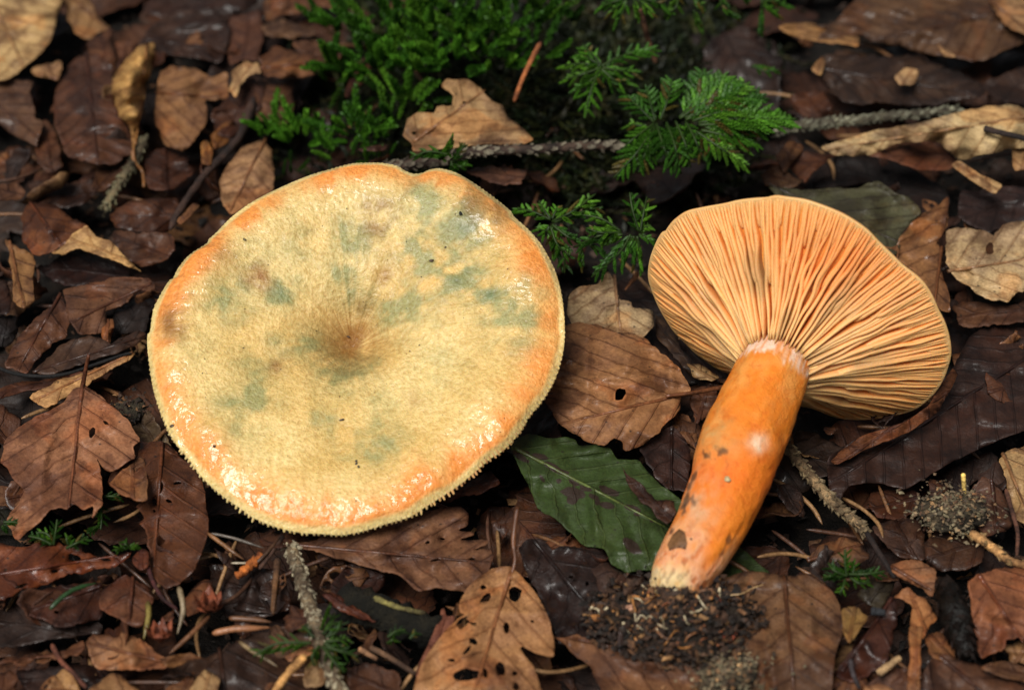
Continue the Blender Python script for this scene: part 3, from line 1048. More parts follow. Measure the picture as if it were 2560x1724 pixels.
LEAFN = [0]
LEAFK = np.array([.60, .55, .51])          # traced colours are as photographed, lit; the leaves themselves are darker


def petiole(pts3, r0, r1, parent, color, name='stalk'):
    c = catmull(pts3, 5)
    v, f = tube(c, np.linspace(r0, r1, len(c)), 7, .12, LEAFN[0])
    return add(name, v, f, M_NEEDLE, parent, color=color)


def leaf(crop, outline, z, col, label, mid=None, name='dead_leaf', ctrl=(), holes=(), rag=2.8, warp=.15, curl=.16, cor=.035, bend=0.0,
         wet=.3, mat=None, stalk=None, stalk_z=None, step=9.0, sm=True, blot=None, midrib=True, group=None, crump=1.0):
    """one leaf: outline traced in the photograph, laid out on the ground at its own height, with veins, folds, curl, holes and thickness"""
    LEAFN[0] += 1
    seed = LEAFN[0] * 13 + 5
    ol = P(crop, outline)
    zo = np.array([q[2] if len(q) > 2 else z for q in outline], float)
    C = np.concatenate([ol, zo[:, None]], 1)
    if len(ctrl):
        cp = P(crop, ctrl)
        C = np.concatenate([C] + [np.concatenate([cp, np.array([[q[2]] for q in ctrl], float)], 1)] * 2)
    hs = []
    for k, h in enumerate(holes):
        hc = P(crop, [h[:2]])[0]
        sc = CROPS[crop][2]
        hs.append(blob(hc, h[2] * sc, (h[3] if len(h) > 3 else h[2]) * sc, math.radians(h[4]) if len(h) > 4 else 0, seed + k, 12))
    o2 = ragged(ol, rag, seed, 7.0, sm)
    p2, f = triangulate(o2, hs, step, seed)
    flat = at_z(p2, z)[:, :2]
    # midrib in ground coordinates
    if mid is not None:
        mb = at_z(P(crop, mid), z)[:, :2]
    else:
        q = flat - flat.mean(0)
        w_, e_ = np.linalg.eigh(q.T @ q)
        ax = e_[:, 1]
        pr = q @ ax
        mb = np.array([flat.mean(0) + ax * pr.min(), flat.mean(0) + ax * pr.max()])
    u, v = leaf_uv(flat, mb[0], mb[-1], bend)
    ed = np.min([dist_poly(l_, p2) for l_ in [o2] + hs], 0) * KPX                     # cm from the edge
    zz = idw(C, p2)
    zz = zz + warp * vnoise(flat[:, 0] * .8 + seed, flat[:, 1] * .8, 0, seed) + .35 * warp * vnoise(flat[:, 0] * 2.3, flat[:, 1] * 2.3 + seed, 0, seed + 1)
    zz = zz + cor * .6 * corrug(u + .12 * vnoise(u * 1.3, v * 1.3, 0, seed + 8), v) * (.6 + .5 * vnoise(u * .7, v * .7, 0, seed + 9))
    # sharp creases and crumple
    rid = 1 - np.abs(vnoise(flat[:, 0] * 1.1 + 3.1 * seed, flat[:, 1] * 1.1, 0, seed + 11)) * 2.2
    zz = zz + .11 * crump * np.clip(rid, 0, 1) + .035 * crump * fbm(flat[:, 0] * 3.0, flat[:, 1] * 3.0, 0, seed + 12, 2)
    zz = zz + .010 * fbm(flat[:, 0] * 6, flat[:, 1] * 6, 0, seed + 3, 2)
    cw = .38
    zz = zz + curl * np.clip(1 - ed / cw, 0, 1) ** 2 * (.25 + vnoise(flat[:, 0] * .9, flat[:, 1] * .9 + 9, 0, seed + 2))
    w = at_z(p2, zz)
    nrm = vnormals(w, f)
    if nrm[:, 2].mean() < 0:
        f = f[:, ::-1]
        nrm = -nrm
    pig = None
    if blot is not None:
        bc = P(crop, [b[:2] for b in blot])
        sc = CROPS[crop][2]
        pg = np.zeros(len(p2))
        for b, c_ in zip(blot, bc):
            a = math.radians(b[4] if len(b) > 4 else 35)
            q = p2 - c_
            x, y = q @ np.array([math.cos(a), math.sin(a)]), q @ np.array([-math.sin(a), math.cos(a)])
            pg = np.maximum(pg, np.exp(-.5 * ((x / (b[2] * sc)) ** 2 + (y / (b[3] * sc)) ** 2)))
        pig = np.concatenate([np.repeat(pg[:, None], 3, 1)] * 2)
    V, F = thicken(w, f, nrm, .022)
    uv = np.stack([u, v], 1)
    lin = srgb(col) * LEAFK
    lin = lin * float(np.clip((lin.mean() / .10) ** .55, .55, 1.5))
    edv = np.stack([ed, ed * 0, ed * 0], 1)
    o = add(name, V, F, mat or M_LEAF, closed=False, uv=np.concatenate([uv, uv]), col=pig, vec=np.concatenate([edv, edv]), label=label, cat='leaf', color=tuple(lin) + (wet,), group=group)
    if stalk is not None:
        sp = P(crop, stalk)
        szs = stalk_z if stalk_z is not None else [z + .05] * len(stalk)
        petiole(at_z(sp, szs), .055, .035, o, tuple(lin * np.array([.40, .30, .28])) + (1,))
    if midrib and mid is not None and cor > .01:
        # raised midrib lying on the blade
        a, b = P(crop, mid)[0], P(crop, mid)[-1]
        t = np.linspace(.02, .92, 22)
        pl = a + (b - a) * t[:, None]
        near = np.argmin(((p2[None] - pl[:, None]) ** 2).sum(-1), 1)
        d = np.sqrt(((p2[near] - pl) ** 2).sum(-1))
        okm = d < step
        if bend == 0 and okm.sum() > 5:
            # longest unbroken run over the blade
            runs, cur = [], []
            for i_, k_ in enumerate(okm):
                if k_:
                    cur.append(i_)
                else:
                    runs.append(cur)
                    cur = []
            runs.append(cur)
            run = max(runs, key=len)
            if len(run) > 4:
                zr = zz[near][run]
                zr = np.convolve(np.pad(zr, 1, 'edge'), [.25, .5, .25], 'valid')
                c3 = at_z(pl[run], zr + .004)
                vv, ff = tube(c3, np.linspace(.042, .016, len(run)), 6)
                add('midrib', vv, ff, M_NEEDLE, o, color=tuple(lin * (np.array([3.0, 2.3, 2.6]) if mat is M_LEAF_GREEN else np.array([1.15, 1.0, .9]) if mat is M_LEAF_LIGHTV else np.array([.55, .42, .38]))) + (1,))
    return o

# ------------------------------------------------------------------ leaves one can tell apart in the photograph
# upper left
leaf('A1', [(-220, -160), (380, -120), (400, 0), (380, 90), (350, 200), (320, 290), (270, 350), (215, 380), (150, 450), (60, 515), (0, 525), (-200, 480)], 1.15, (196, 168, 118), 'large pale straw leaf lying over brown leaves beside a tan pointed one', mid=[(-150, -200), (170, 470)], wet=.15, mat=M_LEAF_PALE, cor=.045)
leaf('A1', [(390, -60), (560, -40), (640, 110), (720, 180), (580, 255), (500, 225), (440, 120)], .75, (158, 122, 80), 'tan pointed leaf end tucked behind the large pale straw leaf', mid=[(420, -60), (700, 190)], wet=.2)
leaf('A1', [(200, 470), (230, 440), (400, 395), (410, 450), (375, 525), (290, 500)], .9, (186, 150, 108), 'pale leaf scrap below the large straw leaf', rag=3, cor=.01, name='leaf_fragment')
leaf('A1', [(560, 290), (640, 225), (730, 175), (745, 300), (770, 420), (760, 520), (690, 470), (620, 420)], .8, (128, 84, 54), 'rust brown leaf point beside the curled ochre leaf', wet=.4)
leaf('A1', [(750, 280), (860, 250), (900, 290), (840, 380), (770, 460)], .85, (134, 90, 62), 'brown leaf corner against the curled ochre leaf top', wet=.3)
leaf('A1', [(400, 500), (440, 430), (520, 360), (640, 340), (740, 440), (750, 700), (870, 860), (880, 1000), (780, 1060), (640, 1080), (500, 1050), (420, 990), (370, 850), (345, 700), (370, 580)], .95, (118, 76, 52), 'broad red-brown leaf with purple tint left of the curled ochre leaf', mid=[(560, 330), (640, 1090)], wet=.55, warp=.2, cor=.05)
leaf('A1', [(-120, 560), (0, 525), (100, 505), (220, 540), (180, 600), (235, 700), (225, 770), (280, 800), (245, 965), (120, 900), (0, 820), (-120, 760)], .8, (128, 94, 70), 'grey-brown leaf with toothed side below the large straw leaf', mid=[(-120, 600), (250, 900)], wet=.4)
leaf('A1', [(220, 830), (300, 780), (370, 870), (390, 1000), (420, 1080), (330, 1130), (240, 1060), (230, 960)], .7, (124, 84, 58), 'small brown leaf piece under the red-brown leaf', wet=.4)
leaf('A1', [(930, 285, 1.1), (1020, 280, .8), (1010, 400, .8), (955, 560, .8), (940, 700, .9), (895, 860, 1.0), (870, 1000, 1.2), (850, 820, 1.1), (745, 740, .9), (728, 650, .85), (735, 500, .85), (840, 370, 1.0)], 1.4, (200, 160, 96), 'curled ochre leaf rolled into an upright tube', mid=[(960, 280), (880, 1000)], ctrl=[(920, 380, 1.9), (850, 500, 2.2), (830, 620, 2.2), (880, 740, 1.9)], wet=.1, mat=M_LEAF_PALE, cor=.04, curl=.05, rag=1.5, stalk=[(868, 985), (880, 1060), (930, 1120), (940, 1220)], stalk_z=[1.2, 1.0, .8, .7])
leaf('A1', [(890, 300), (960, 200), (1060, 110), (1260, 60), (1420, 70), (1500, 180), (1490, 300), (1440, 410), (1300, 385), (1050, 340)], .75, (96, 64, 46), 'wide dark brown leaf lying flat behind the toothed tan leaf', mid=[(940, 260), (1500, 330)], wet=.6, rag=3)
leaf('A1', [(1030, 600), (1040, 470), (1110, 430), (1260, 440), (1380, 500), (1480, 470), (1490, 640), (1340, 660), (1360, 760), (1290, 900), (1190, 1000), (1090, 960), (1030, 850), (1010, 740)], .95, (160, 118, 78), 'tan leaf with toothed edge and a fold beside the curled ochre leaf', mid=[(940, 600), (1480, 640)], wet=.25, ctrl=[(1200, 600, 1.2)], rag=3, cor=.045)
leaf('A1', [(1500, 600), (1510, 470), (1600, 400), (1640, 415), (1680, 395), (1715, 480), (1620, 490), (1570, 560), (1540, 640)], 1.35, (196, 166, 120), 'pale torn leaf tip curling upwards', wet=.1, rag=3, cor=.01, name='leaf_fragment')
leaf('A1', [(1490, 640), (1560, 560), (1640, 500), (1740, 540), (1700, 700), (1600, 850), (1500, 900), (1400, 880), (1380, 740)], .85, (106, 66, 44), 'dark red-brown leaf under the pale torn tip', wet=.5)
leaf('A1', [(1690, 400), (1780, 305), (1920, 335), (2140, 380), (2060, 480), (1930, 512), (1720, 500)], 1.2, (152, 104, 64), 'orange-brown folded leaf by the moss edge', mid=[(1690, 450), (2140, 400)], wet=.15, ctrl=[(1900, 430, 1.5)])
leaf('A1', [(1920, 250), (2090, 275), (2250, 300), (2247, 370), (2140, 385), (1960, 345), (1905, 300)], 1.05, (150, 106, 70), 'brown leaf strip above the orange-brown folded leaf', wet=.2)
leaf('A1', [(1690, 520), (1940, 500), (1915, 600), (1920, 780), (1800, 825), (1700, 780), (1640, 700)], .85, (122, 82, 54), 'plain brown leaf next to the first moss tufts', wet=.3)
leaf('A1', [(1500, 120), (1700, 60), (1720, 200), (1690, 400), (1600, 390), (1500, 420), (1490, 250)], .8, (120, 78, 56), 'red-brown leaf standing on edge behind the pale torn tip', wet=.4)
leaf('A1', [(1700, 160), (1850, 130), (2050, 170), (2080, 220), (1900, 250), (1740, 240)], .8, (146, 112, 80), 'small light brown leaf near the top moss', wet=.3)
leaf('A1', [(1000, -60), (1300, -60), (1700, -60), (1680, 40), (1500, 100), (1250, 70), (1050, 120), (960, 60)], .6, (92, 58, 40), 'dark wet leaf at the back between straw leaf and moss', wet=.6)
leaf('A1', [(1760, -60), (2240, -60), (2220, 60), (2080, 40), (1960, 90), (1780, 110)], .8, (140, 94, 60), 'brown leaf at the back beside the highest moss shoots', wet=.3)
leaf('A1', [(1430, 1190), (1500, 1060), (1580, 960), (1720, 910), (1780, 980), (1790, 1130), (1785, 1240), (1620, 1340), (1500, 1400), (1440, 1300)], .95, (178, 140, 100), 'tan beech leaf touching the upper left rim of the broad cap', mid=[(1740, 900), (1480, 1420)], wet=.1, mat=M_LEAF_PALE, cor=.05)
leaf('A1', [(1310, 940), (1350, 905), (1390, 980), (1375, 1080), (1320, 1070)], 1.0, (178, 128, 70), 'small ochre bract leaning on the dark twig', rag=.8, cor=.0, name='bud_scale')
leaf('A1', [(1370, 900), (1450, 810), (1540, 770), (1545, 880), (1450, 960), (1400, 985)], .9, (150, 100, 50), 'amber leaf scrap beside the dark twig', wet=.4, rag=2)
leaf('A1', [(960, 1000), (1100, 960), (1220, 1020), (1260, 1130), (1130, 1230), (1000, 1260), (930, 1150)], .6, (112, 68, 44), 'red-brown wet leaf between lichen twig and dark twig', wet=.7)
leaf('A1', [(620, 1100), (740, 1080), (860, 1010), (850, 1150), (700, 1240), (600, 1250)], .65, (118, 78, 48), 'small brown leaf left of the lichen twig', wet=.5)
leaf('A1', [(0, 1200), (120, 1200), (170, 1250), (140, 1300), (40, 1310), (-60, 1280)], .9, (146, 104, 74), 'small pinkish brown leaf lobe', wet=.2, rag=2, name='leaf_fragment')
leaf('A1', [(180, 1180), (420, 1200), (600, 1160), (650, 1250), (560, 1330), (380, 1360), (230, 1330)], .5, (104, 68, 46), 'dark brown leaf above the amber-spotted leaf', wet=.5)
leaf('A1', [(720, 1390), (850, 1310), (1000, 1290), (1170, 1300), (1200, 1440), (1080, 1520), (880, 1510), (740, 1480)], .75, (124, 78, 48), 'crumpled red-brown leaf between the twigs', wet=.6, warp=.3, cor=.02)
leaf('A1', [(740, 1500), (900, 1520), (1120, 1520), (1150, 1640), (1000, 1740), (820, 1720), (740, 1620)], .7, (120, 80, 54), 'crinkled brown leaf with small tears left of the broad cap', wet=.4, warp=.3, rag=4)
leaf('A1', [(1150, 1440), (1260, 1320), (1310, 1340), (1240, 1410), (1180, 1470)], 1.0, (168, 124, 84), 'pale narrow leaf sliver left of the broad cap', rag=2, cor=0, name='leaf_fragment')
# left side
leaf('A5', [(130, 110), (160, 40), (200, 20), (350, 30), (480, 120), (590, 170), (520, 220), (440, 280), (410, 300), (340, 330), (240, 375), (180, 320), (150, 280)], 1.0, (146, 90, 50), 'amber brown leaf with dark blotches above the cream curled edge', mid=[(190, 10), (430, 330)], wet=.45, ctrl=[(330, 170, 1.25)])
leaf('A5', [(330, 345, 1.15), (420, 290, 1.2), (470, 220, 1.3), (560, 165, 1.4), (640, 250, 1.35), (720, 265, 1.3), (860, 410, 1.1), (935, 475, 1.0), (760, 395, 1.15), (640, 355, 1.2), (500, 312, 1.2), (415, 355, 1.15)], 1.25, (204, 168, 112), 'cream edge of a curled leaf arching over a dark hollow', wet=.05, mat=M_LEAF_PALE, cor=.02, curl=.1, rag=2)
leaf('A5', [(30, 255), (120, 300), (230, 350), (238, 430), (210, 500), (222, 660), (150, 718), (90, 660), (80, 500), (60, 370)], 1.05, (166, 124, 78), 'upright tan leaf with toothed lower end', mid=[(60, 260), (160, 710)], wet=.2, cor=.045, rag=3)
leaf('A5', [(-120, 480), (0, 470), (60, 540), (70, 660), (40, 740), (-100, 740)], .6, (92, 62, 50), 'purple-brown leaf left of the upright tan leaf', wet=.5)
leaf('A5', [(240, 440), (330, 410), (430, 330), (600, 370), (800, 430), (860, 520), (600, 540), (480, 570), (380, 560)], .35, (88, 48, 32), 'deep red-brown leaf in the hollow under the cream edge', wet=.5)
leaf('A5', [(410, 580), (600, 540), (740, 505), (860, 500), (990, 520), (1030, 600), (870, 580), (855, 650), (770, 700), (680, 730), (720, 850), (650, 870), (520, 870), (450, 780), (430, 680)], 1.0, (136, 94, 66), 'brown leaf with grey-green weathered patch left of the broad cap', mid=[(1000, 540), (460, 800)], wet=.25, rag=2.5, cor=.045)
leaf('A5', [(30, 1090), (80, 960), (130, 870), (240, 760), (340, 680), (400, 600), (430, 690), (455, 800), (420, 900), (300, 970), (230, 1050), (180, 1130)], .95, (130, 84, 54), 'smooth chestnut leaf rising to a fold above the black thread', mid=[(400, 600), (120, 1100)], wet=.35, ctrl=[(330, 800, 1.25)])
leaf('A5', [(190, 1130), (400, 940), (560, 880), (660, 900), (730, 940), (900, 850), (970, 880), (870, 960), (600, 1045), (350, 1135)], .8, (112, 82, 62), 'dull grey-brown leaf crossed by the black thread', mid=[(200, 1130), (960, 880)], wet=.35, cor=.02)
leaf('A5', [(660, 780), (740, 770), (745, 830), (720, 945), (665, 905)], 1.1, (176, 118, 70), 'small orange-tan leaf flake left of the broad cap', rag=1.5, cor=0, name='leaf_fragment')
leaf('A5', [(740, 720), (850, 660), (980, 610), (1040, 620), (970, 760), (950, 860), (800, 880), (740, 870)], .6, (58, 42, 36), 'blackish wet leaf under the left rim of the broad cap', wet=.6)
leaf('A5', [(-80, 1260), (100, 1190), (330, 1170), (560, 1110), (600, 1150), (420, 1210), (150, 1250), (0, 1300)], .7, (138, 84, 48), 'narrow orange-brown leaf edge below the black thread', wet=.2)
leaf('A5', [(190, 1290), (210, 1260), (340, 1190), (560, 1120), (700, 1060), (860, 978), (885, 1000), (840, 1045), (640, 1150), (560, 1215), (430, 1290), (300, 1355), (280, 1335)], 1.0, (198, 156, 104), 'pale buff leaf with lobed end behind the pinkish tan leaf', mid=[(880, 990), (200, 1320)], wet=.05, mat=M_LEAF_PALE, cor=.03)
leaf('A5', [(-60, 780), (0, 740), (120, 760), (130, 860), (60, 950), (-60, 980)], .4, (62, 50, 46), 'dark slate-brown leaf in the shade at the side', wet=.5)
leaf('A5', [(800, 1380), (900, 1340), (1000, 1400), (1060, 1500), (1120, 1620), (980, 1700), (900, 1560), (820, 1460)], .5, (130, 112, 82), 'olive-grey limp leaf under the lower left rim of the broad cap', wet=.4)
leaf('P', [(207, 959, 1.45), (237, 975), (283, 1013), (329, 1059), (351, 1099), (330, 1117), (342, 1143), (318, 1152), (277, 1180), (262, 1172), (240, 1143), (247, 1165), (254, 1203), (259, 1259), (229, 1298), (233, 1263), (208, 1275), (185, 1256), (166, 1272), (150, 1266), (125, 1272), (97, 1305), (42, 1351, .7), (14, 1300, .8), (60, 1230), (51, 1215), (28, 1194), (18, 1166), (0, 1157), (9, 1106), (42, 1069), (92, 1041), (153, 1009), (184, 971)], 1.25, (172, 122, 88), 'large pinkish tan beech leaf with upright stalk and torn lower edge', mid=[(207, 955), (165, 1330)], holes=[(231, 1080, 8, 15, 20), (265, 1056, 9, 5, 35)], wet=.25, mat=M_LEAF, cor=.04, curl=.10, rag=1.6, step=8,
     stalk=[(207, 965), (214, 925), (222, 887)], stalk_z=[1.4, 1.8, 2.2])
# lower left
leaf('A6', [(-80, 790), (0, 770), (90, 800), (140, 790), (230, 750), (330, 770), (420, 800), (540, 850), (660, 825), (712, 815), (700, 850), (620, 900), (480, 930), (340, 950), (230, 1000), (120, 1020), (0, 1090), (-80, 1100)], 1.05, (150, 84, 46), 'glossy orange-brown leaf with holes and a pointed end', mid=[(-120, 960), (700, 830)], holes=[(400, 850, 32, 18, 10), (295, 925, 18, 10, 0), (115, 1003, 40, 10, -20), (30, 915, 12, 8, 0), (575, 862, 30, 8, 5)], wet=.85, ctrl=[(250, 880, 1.3)], cor=.03)
leaf('A6', [(120, 1050), (250, 1020), (330, 1000), (520, 980), (570, 1100), (560, 1180), (450, 1205), (330, 1232), (220, 1180), (150, 1160)], .8, (110, 62, 38), 'dark rusty leaf carrying a green needle', mid=[(560, 1000), (140, 1150)], holes=[(305, 1145, 16, 12), (175, 1095, 10, 14)], wet=.5)
leaf('A6', [(-80, 1100), (100, 1050), (160, 1170), (260, 1200), (560, 1210), (540, 1260), (300, 1290), (100, 1330), (-80, 1330)], .45, (78, 56, 46), 'dull dark brown leaf under the rusty leaf', wet=.35)
leaf('A6', [(600, 390), (680, 340), (740, 310), (760, 230), (850, 218), (940, 250), (1000, 320), (1050, 350), (1070, 390), (1110, 460), (1120, 600), (1128, 700), (1090, 830), (1060, 920), (960, 990), (900, 1015), (830, 960), (810, 800), (790, 700), (750, 660), (785, 640), (738, 570), (785, 545), (720, 545), (640, 500), (582, 450)], .95, (126, 78, 48), 'dark brown mottled leaf with holes under the lower left of the broad cap', mid=[(880, 220), (830, 960)], holes=[(872, 468, 14, 32, 10), (838, 552, 16, 20), (915, 545, 18, 9, 20), (962, 447, 24, 9, -10), (835, 598, 8, 12)], wet=.55, cor=.05, ctrl=[(780, 420, 1.25)], mat=M_LEAF_LIGHTV)
leaf('A6', [(585, 452), (640, 400), (740, 320), (770, 300), (800, 420), (800, 540), (750, 545), (680, 520)], 1.35, (156, 112, 74), 'tan folded leaf flap above the dark mottled leaf', wet=.2, cor=.05)
leaf('A6', [(530, 1090), (560, 1010), (680, 940), (720, 960), (800, 1000), (830, 1080), (760, 1242), (640, 1180), (540, 1130)], .85, (136, 88, 60), 'oval brown leaf left of the grey and yellow needles', mid=[(720, 950), (700, 1230)], wet=.5)
leaf('A6', [(715, 850), (770, 800), (810, 820), (800, 900), (760, 920), (720, 880)], 1.15, (126, 72, 46), 'small rounded red-brown leaf flake at the dark leaf base', rag=1.5, cor=0, wet=.5, name='leaf_fragment')
leaf('A6', [(455, 1310), (510, 1258), (640, 1290), (650, 1250), (720, 1270), (780, 1300), (860, 1390), (930, 1410), (900, 1445), (800, 1452), (640, 1462), (520, 1445), (480, 1380)], 1.0, (168, 122, 84), 'crumpled tan leaf in the foreground litter', mid=[(920, 1420), (480, 1320)], wet=.2, cor=.05, warp=.25, ctrl=[(700, 1360, 1.3)])
leaf('A6', [(860, 1390), (940, 1380), (1040, 1368), (1110, 1400), (1000, 1420), (930, 1450), (880, 1420)], 1.1, (164, 118, 74), 'thin tan leaf edge joined to the crumpled tan leaf', rag=2, cor=0, name='leaf_fragment')
leaf('A6', [(-80, 1440), (0, 1400), (150, 1385), (300, 1370), (450, 1300), (460, 1330), (420, 1375), (330, 1392), (200, 1400), (115, 1435), (60, 1412)], .85, (140, 92, 60), 'flat brown leaf edge with wavy side', wet=.4)
leaf('A6', [(80, 1470), (300, 1430), (560, 1440), (700, 1470), (640, 1560), (400, 1580), (150, 1580)], .5, (84, 52, 38), 'long dark red-brown leaf in the foreground', wet=.6)
leaf('A6', [(220, 1640), (280, 1500), (340, 1455), (400, 1500), (480, 1640)], .9, (186, 144, 90), 'pale ochre leaf tip in the foreground corner', wet=.15, mat=M_LEAF_PALE)
leaf('A6', [(480, 1560), (620, 1470), (660, 1480), (700, 1540), (780, 1580), (760, 1680), (480, 1680)], .95, (162, 122, 80), 'tan leaf with ragged top in the foreground', wet=.2)
leaf('A6', [(930, 1440), (1030, 1370), (1110, 1400), (1300, 1290), (1516, 1220), (1720, 1250), (1720, 1700), (900, 1700), (880, 1560)], .55, (104, 72, 50), 'big brown leaf with reddish veins lying flat in the foreground', mid=[(1180, 1300), (1240, 1700)], wet=.35, cor=.03)
leaf('A6', [(1030, 1545), (1110, 1455), (1195, 1500), (1180, 1560), (1150, 1680), (1020, 1680)], .95, (190, 158, 112), 'pale skeletonised leaf scrap with fine vein network', wet=.05, mat=M_LEAF_PALE, name='leaf_fragment', cor=.01)
leaf('A6', [(-80, 1500), (60, 1450), (100, 1510), (60, 1680), (-80, 1680)], .8, (128, 82, 52), 'brown leaf at the foreground corner', wet=.3)
leaf('A6', [(900, 1560), (1000, 1500), (1060, 1460), (1040, 1680), (880, 1680)], .75, (142, 100, 64), 'brown leaf strip beside the pale skeletonised scrap', wet=.3)
leaf('A6', [(1120, 880), (1240, 900), (1516, 920), (1600, 1000), (1560, 1140), (1400, 1180), (1240, 1180), (1140, 1060)], .45, (92, 66, 54), 'damp grey-brown leaf covered with needles', wet=.85)
leaf('A6', [(-60, 600), (60, 580), (170, 640), (90, 720), (-60, 740)], .5, (60, 58, 34), 'olive-brown leaf under the pinkish tan leaf', wet=.3)
leaf('A6', [(-60, 470), (80, 460), (150, 520), (60, 580), (-60, 560)], .7, (140, 98, 64), 'small brown leaf beside the torn edge of the pinkish leaf', wet=.3)
# below the broad cap
leaf('A7', [(275, 440), (310, 398), (420, 430), (560, 385), (700, 350), (900, 300), (1100, 240), (1300, 190), (1500, 165), (1548, 220), (1540, 305), (1475, 335), (1580, 340), (1592, 365), (1480, 402), (1680, 398), (1685, 430), (1560, 468), (1700, 468), (1712, 520), (1690, 610), (1570, 770), (1350, 725), (1200, 750), (1090, 640), (900, 600), (700, 540), (500, 470), (330, 450)], .85, (150, 108, 78), 'fan-shaped brown leaf with split end under the lower rim of the broad cap', mid=[(290, 430), (1700, 560)], holes=[(1270, 418, 18, 12), (1370, 395, 16, 8), (1330, 535, 42, 13, -12), (1570, 530, 24, 11)], wet=.35, rag=1.8, cor=.045, ctrl=[(900, 450, 1.05)])
leaf('A7', [(740, 560), (980, 640), (990, 700), (900, 780), (820, 830), (640, 800), (600, 700)], .4, (92, 52, 36), 'dark red-brown leaf under the fan-shaped leaf', wet=.5)
leaf('A7', [(550, 770), (640, 760), (700, 800), (850, 900), (930, 970), (800, 930), (660, 880)], .85, (138, 74, 42), 'curved reddish leaf sliver on the mossy stick', rag=2.5, cor=0, wet=.4, name='leaf_fragment')
leaf('A7', [(0, 600), (140, 590), (290, 640), (330, 800), (250, 900), (80, 900), (-60, 860)], .5, (84, 62, 54), 'wet slate-brown leaf beside the pale twig', wet=.9)
leaf('A7', [(1835, 578), (1700, 600), (1610, 660), (1540, 730), (1480, 830), (1490, 890), (1530, 900), (1460, 950), (1340, 1080), (1250, 1200), (1180, 1380), (1150, 1560), (1560, 1640), (2060, 1560), (2040, 1419), (2010, 1330), (1980, 1240), (1925, 1185), (1895, 1130), (1910, 1115), (2000, 1160), (2070, 1190), (2120, 1190), (2125, 1100), (2100, 980), (2060, 850), (1990, 740), (1930, 670), (1880, 620)], 1.15, (184, 138, 92), 'tan beech leaf riddled with holes, dark red stalk upwards', mid=[(1840, 600), (1580, 1450)],
     holes=[(1648, 722, 22, 16), (1665, 795, 48, 24, -38), (1862, 772, 46, 50), (1505, 965, 52, 34, -40), (1580, 968, 26, 14), (1805, 1000, 24, 40), (1578, 1085, 34, 24, 30), (1535, 1150, 16, 40, 40), (1430, 1216, 30, 15), (1765, 1272, 30, 50, -10), (1662, 1300, 17, 38), (1863, 1305, 20, 18), (1530, 1312, 95, 40, -5), (1980, 952, 14, 11), (1870, 1392, 22, 30)], wet=.12, mat=M_LEAF_PALE, cor=.05, curl=.10, rag=1.5, step=8,
     stalk=[(1880, 180), (1850, 400), (1862, 540), (1835, 640)], stalk_z=[1.9, 1.6, 1.35, 1.2])
leaf('A7', [(1180, 1500), (1200, 1250), (1290, 1080), (1340, 950), (1360, 870), (1385, 860), (1400, 920), (1450, 905), (1460, 940), (1380, 1030), (1320, 1200), (1240, 1400)], .85, (158, 102, 80), 'pinkish leaf strip behind the tan leaf riddled with holes', wet=.2, rag=1.5, cor=.01)
leaf('P', [(1295, 1362), (1325, 1342), (1362, 1350), (1380, 1370), (1420, 1362), (1460, 1368), (1510, 1372), (1528, 1398), (1590, 1416), (1612, 1440), (1604, 1500), (1600, 1560), (1520, 1600), (1400, 1610), (1375, 1560), (1345, 1480), (1310, 1420)], .75, (66, 42, 34), 'dark wet chocolate leaf between holed tan leaf and soil clump', mid=[(1330, 1345), (1540, 1600)], holes=[(1428, 1441, 7, 6), (1468, 1457, 6, 6), (1500, 1452, 6, 6)], wet=.8, cor=.05, mat=M_LEAF)
leaf('B1', [(-60, 1150), (0, 1180), (150, 1155), (400, 1270), (650, 1350), (900, 1390), (1200, 1395), (1260, 1440), (1180, 1700), (380, 1700), (240, 1450), (130, 1310)], .85, (150, 106, 72), 'brown leaf curving below the soil clump', mid=[(100, 1180), (1200, 1420)], wet=.3, cor=.02)
leaf('A7', [(300, 1195), (420, 1130), (500, 1108), (500, 1180), (420, 1175), (340, 1225)], 1.15, (182, 132, 92), 'pinkish tan leaf flap by the twig and moss', rag=1.5, cor=0, name='leaf_fragment')
leaf('A7', [(500, 1110), (560, 1180), (605, 1260), (575, 1395), (440, 1395), (430, 1260), (450, 1180)], 1.0, (204, 178, 132), 'pale cream leaf piece hanging below the moss tuft', mid=[(530, 1120), (560, 1400)], rag=3, wet=.05, mat=M_LEAF_PALE, name='leaf_fragment', cor=.03)
leaf('A7', [(200, 1010), (260, 978), (320, 1070), (400, 1080), (380, 1180), (300, 1210), (250, 1190), (200, 1100)], .8, (140, 104, 72), 'small tan leaf left of the moss-grown twig', wet=.3)
leaf('A7', [(720, 1270), (850, 1235), (960, 1260), (1080, 1300), (1090, 1480), (740, 1480)], .8, (112, 70, 42), 'brown leaf right of the twig in the foreground', wet=.35)
leaf('A7', [(1340, 20), (1500, 30), (1700, -60), (1760, 20), (1640, 80), (1480, 120), (1380, 160), (1300, 130)], .7, (104, 54, 28), 'curled orange-brown leaf in the shade of the lower right rim', wet=.4, ctrl=[(1500, 80, .95)])
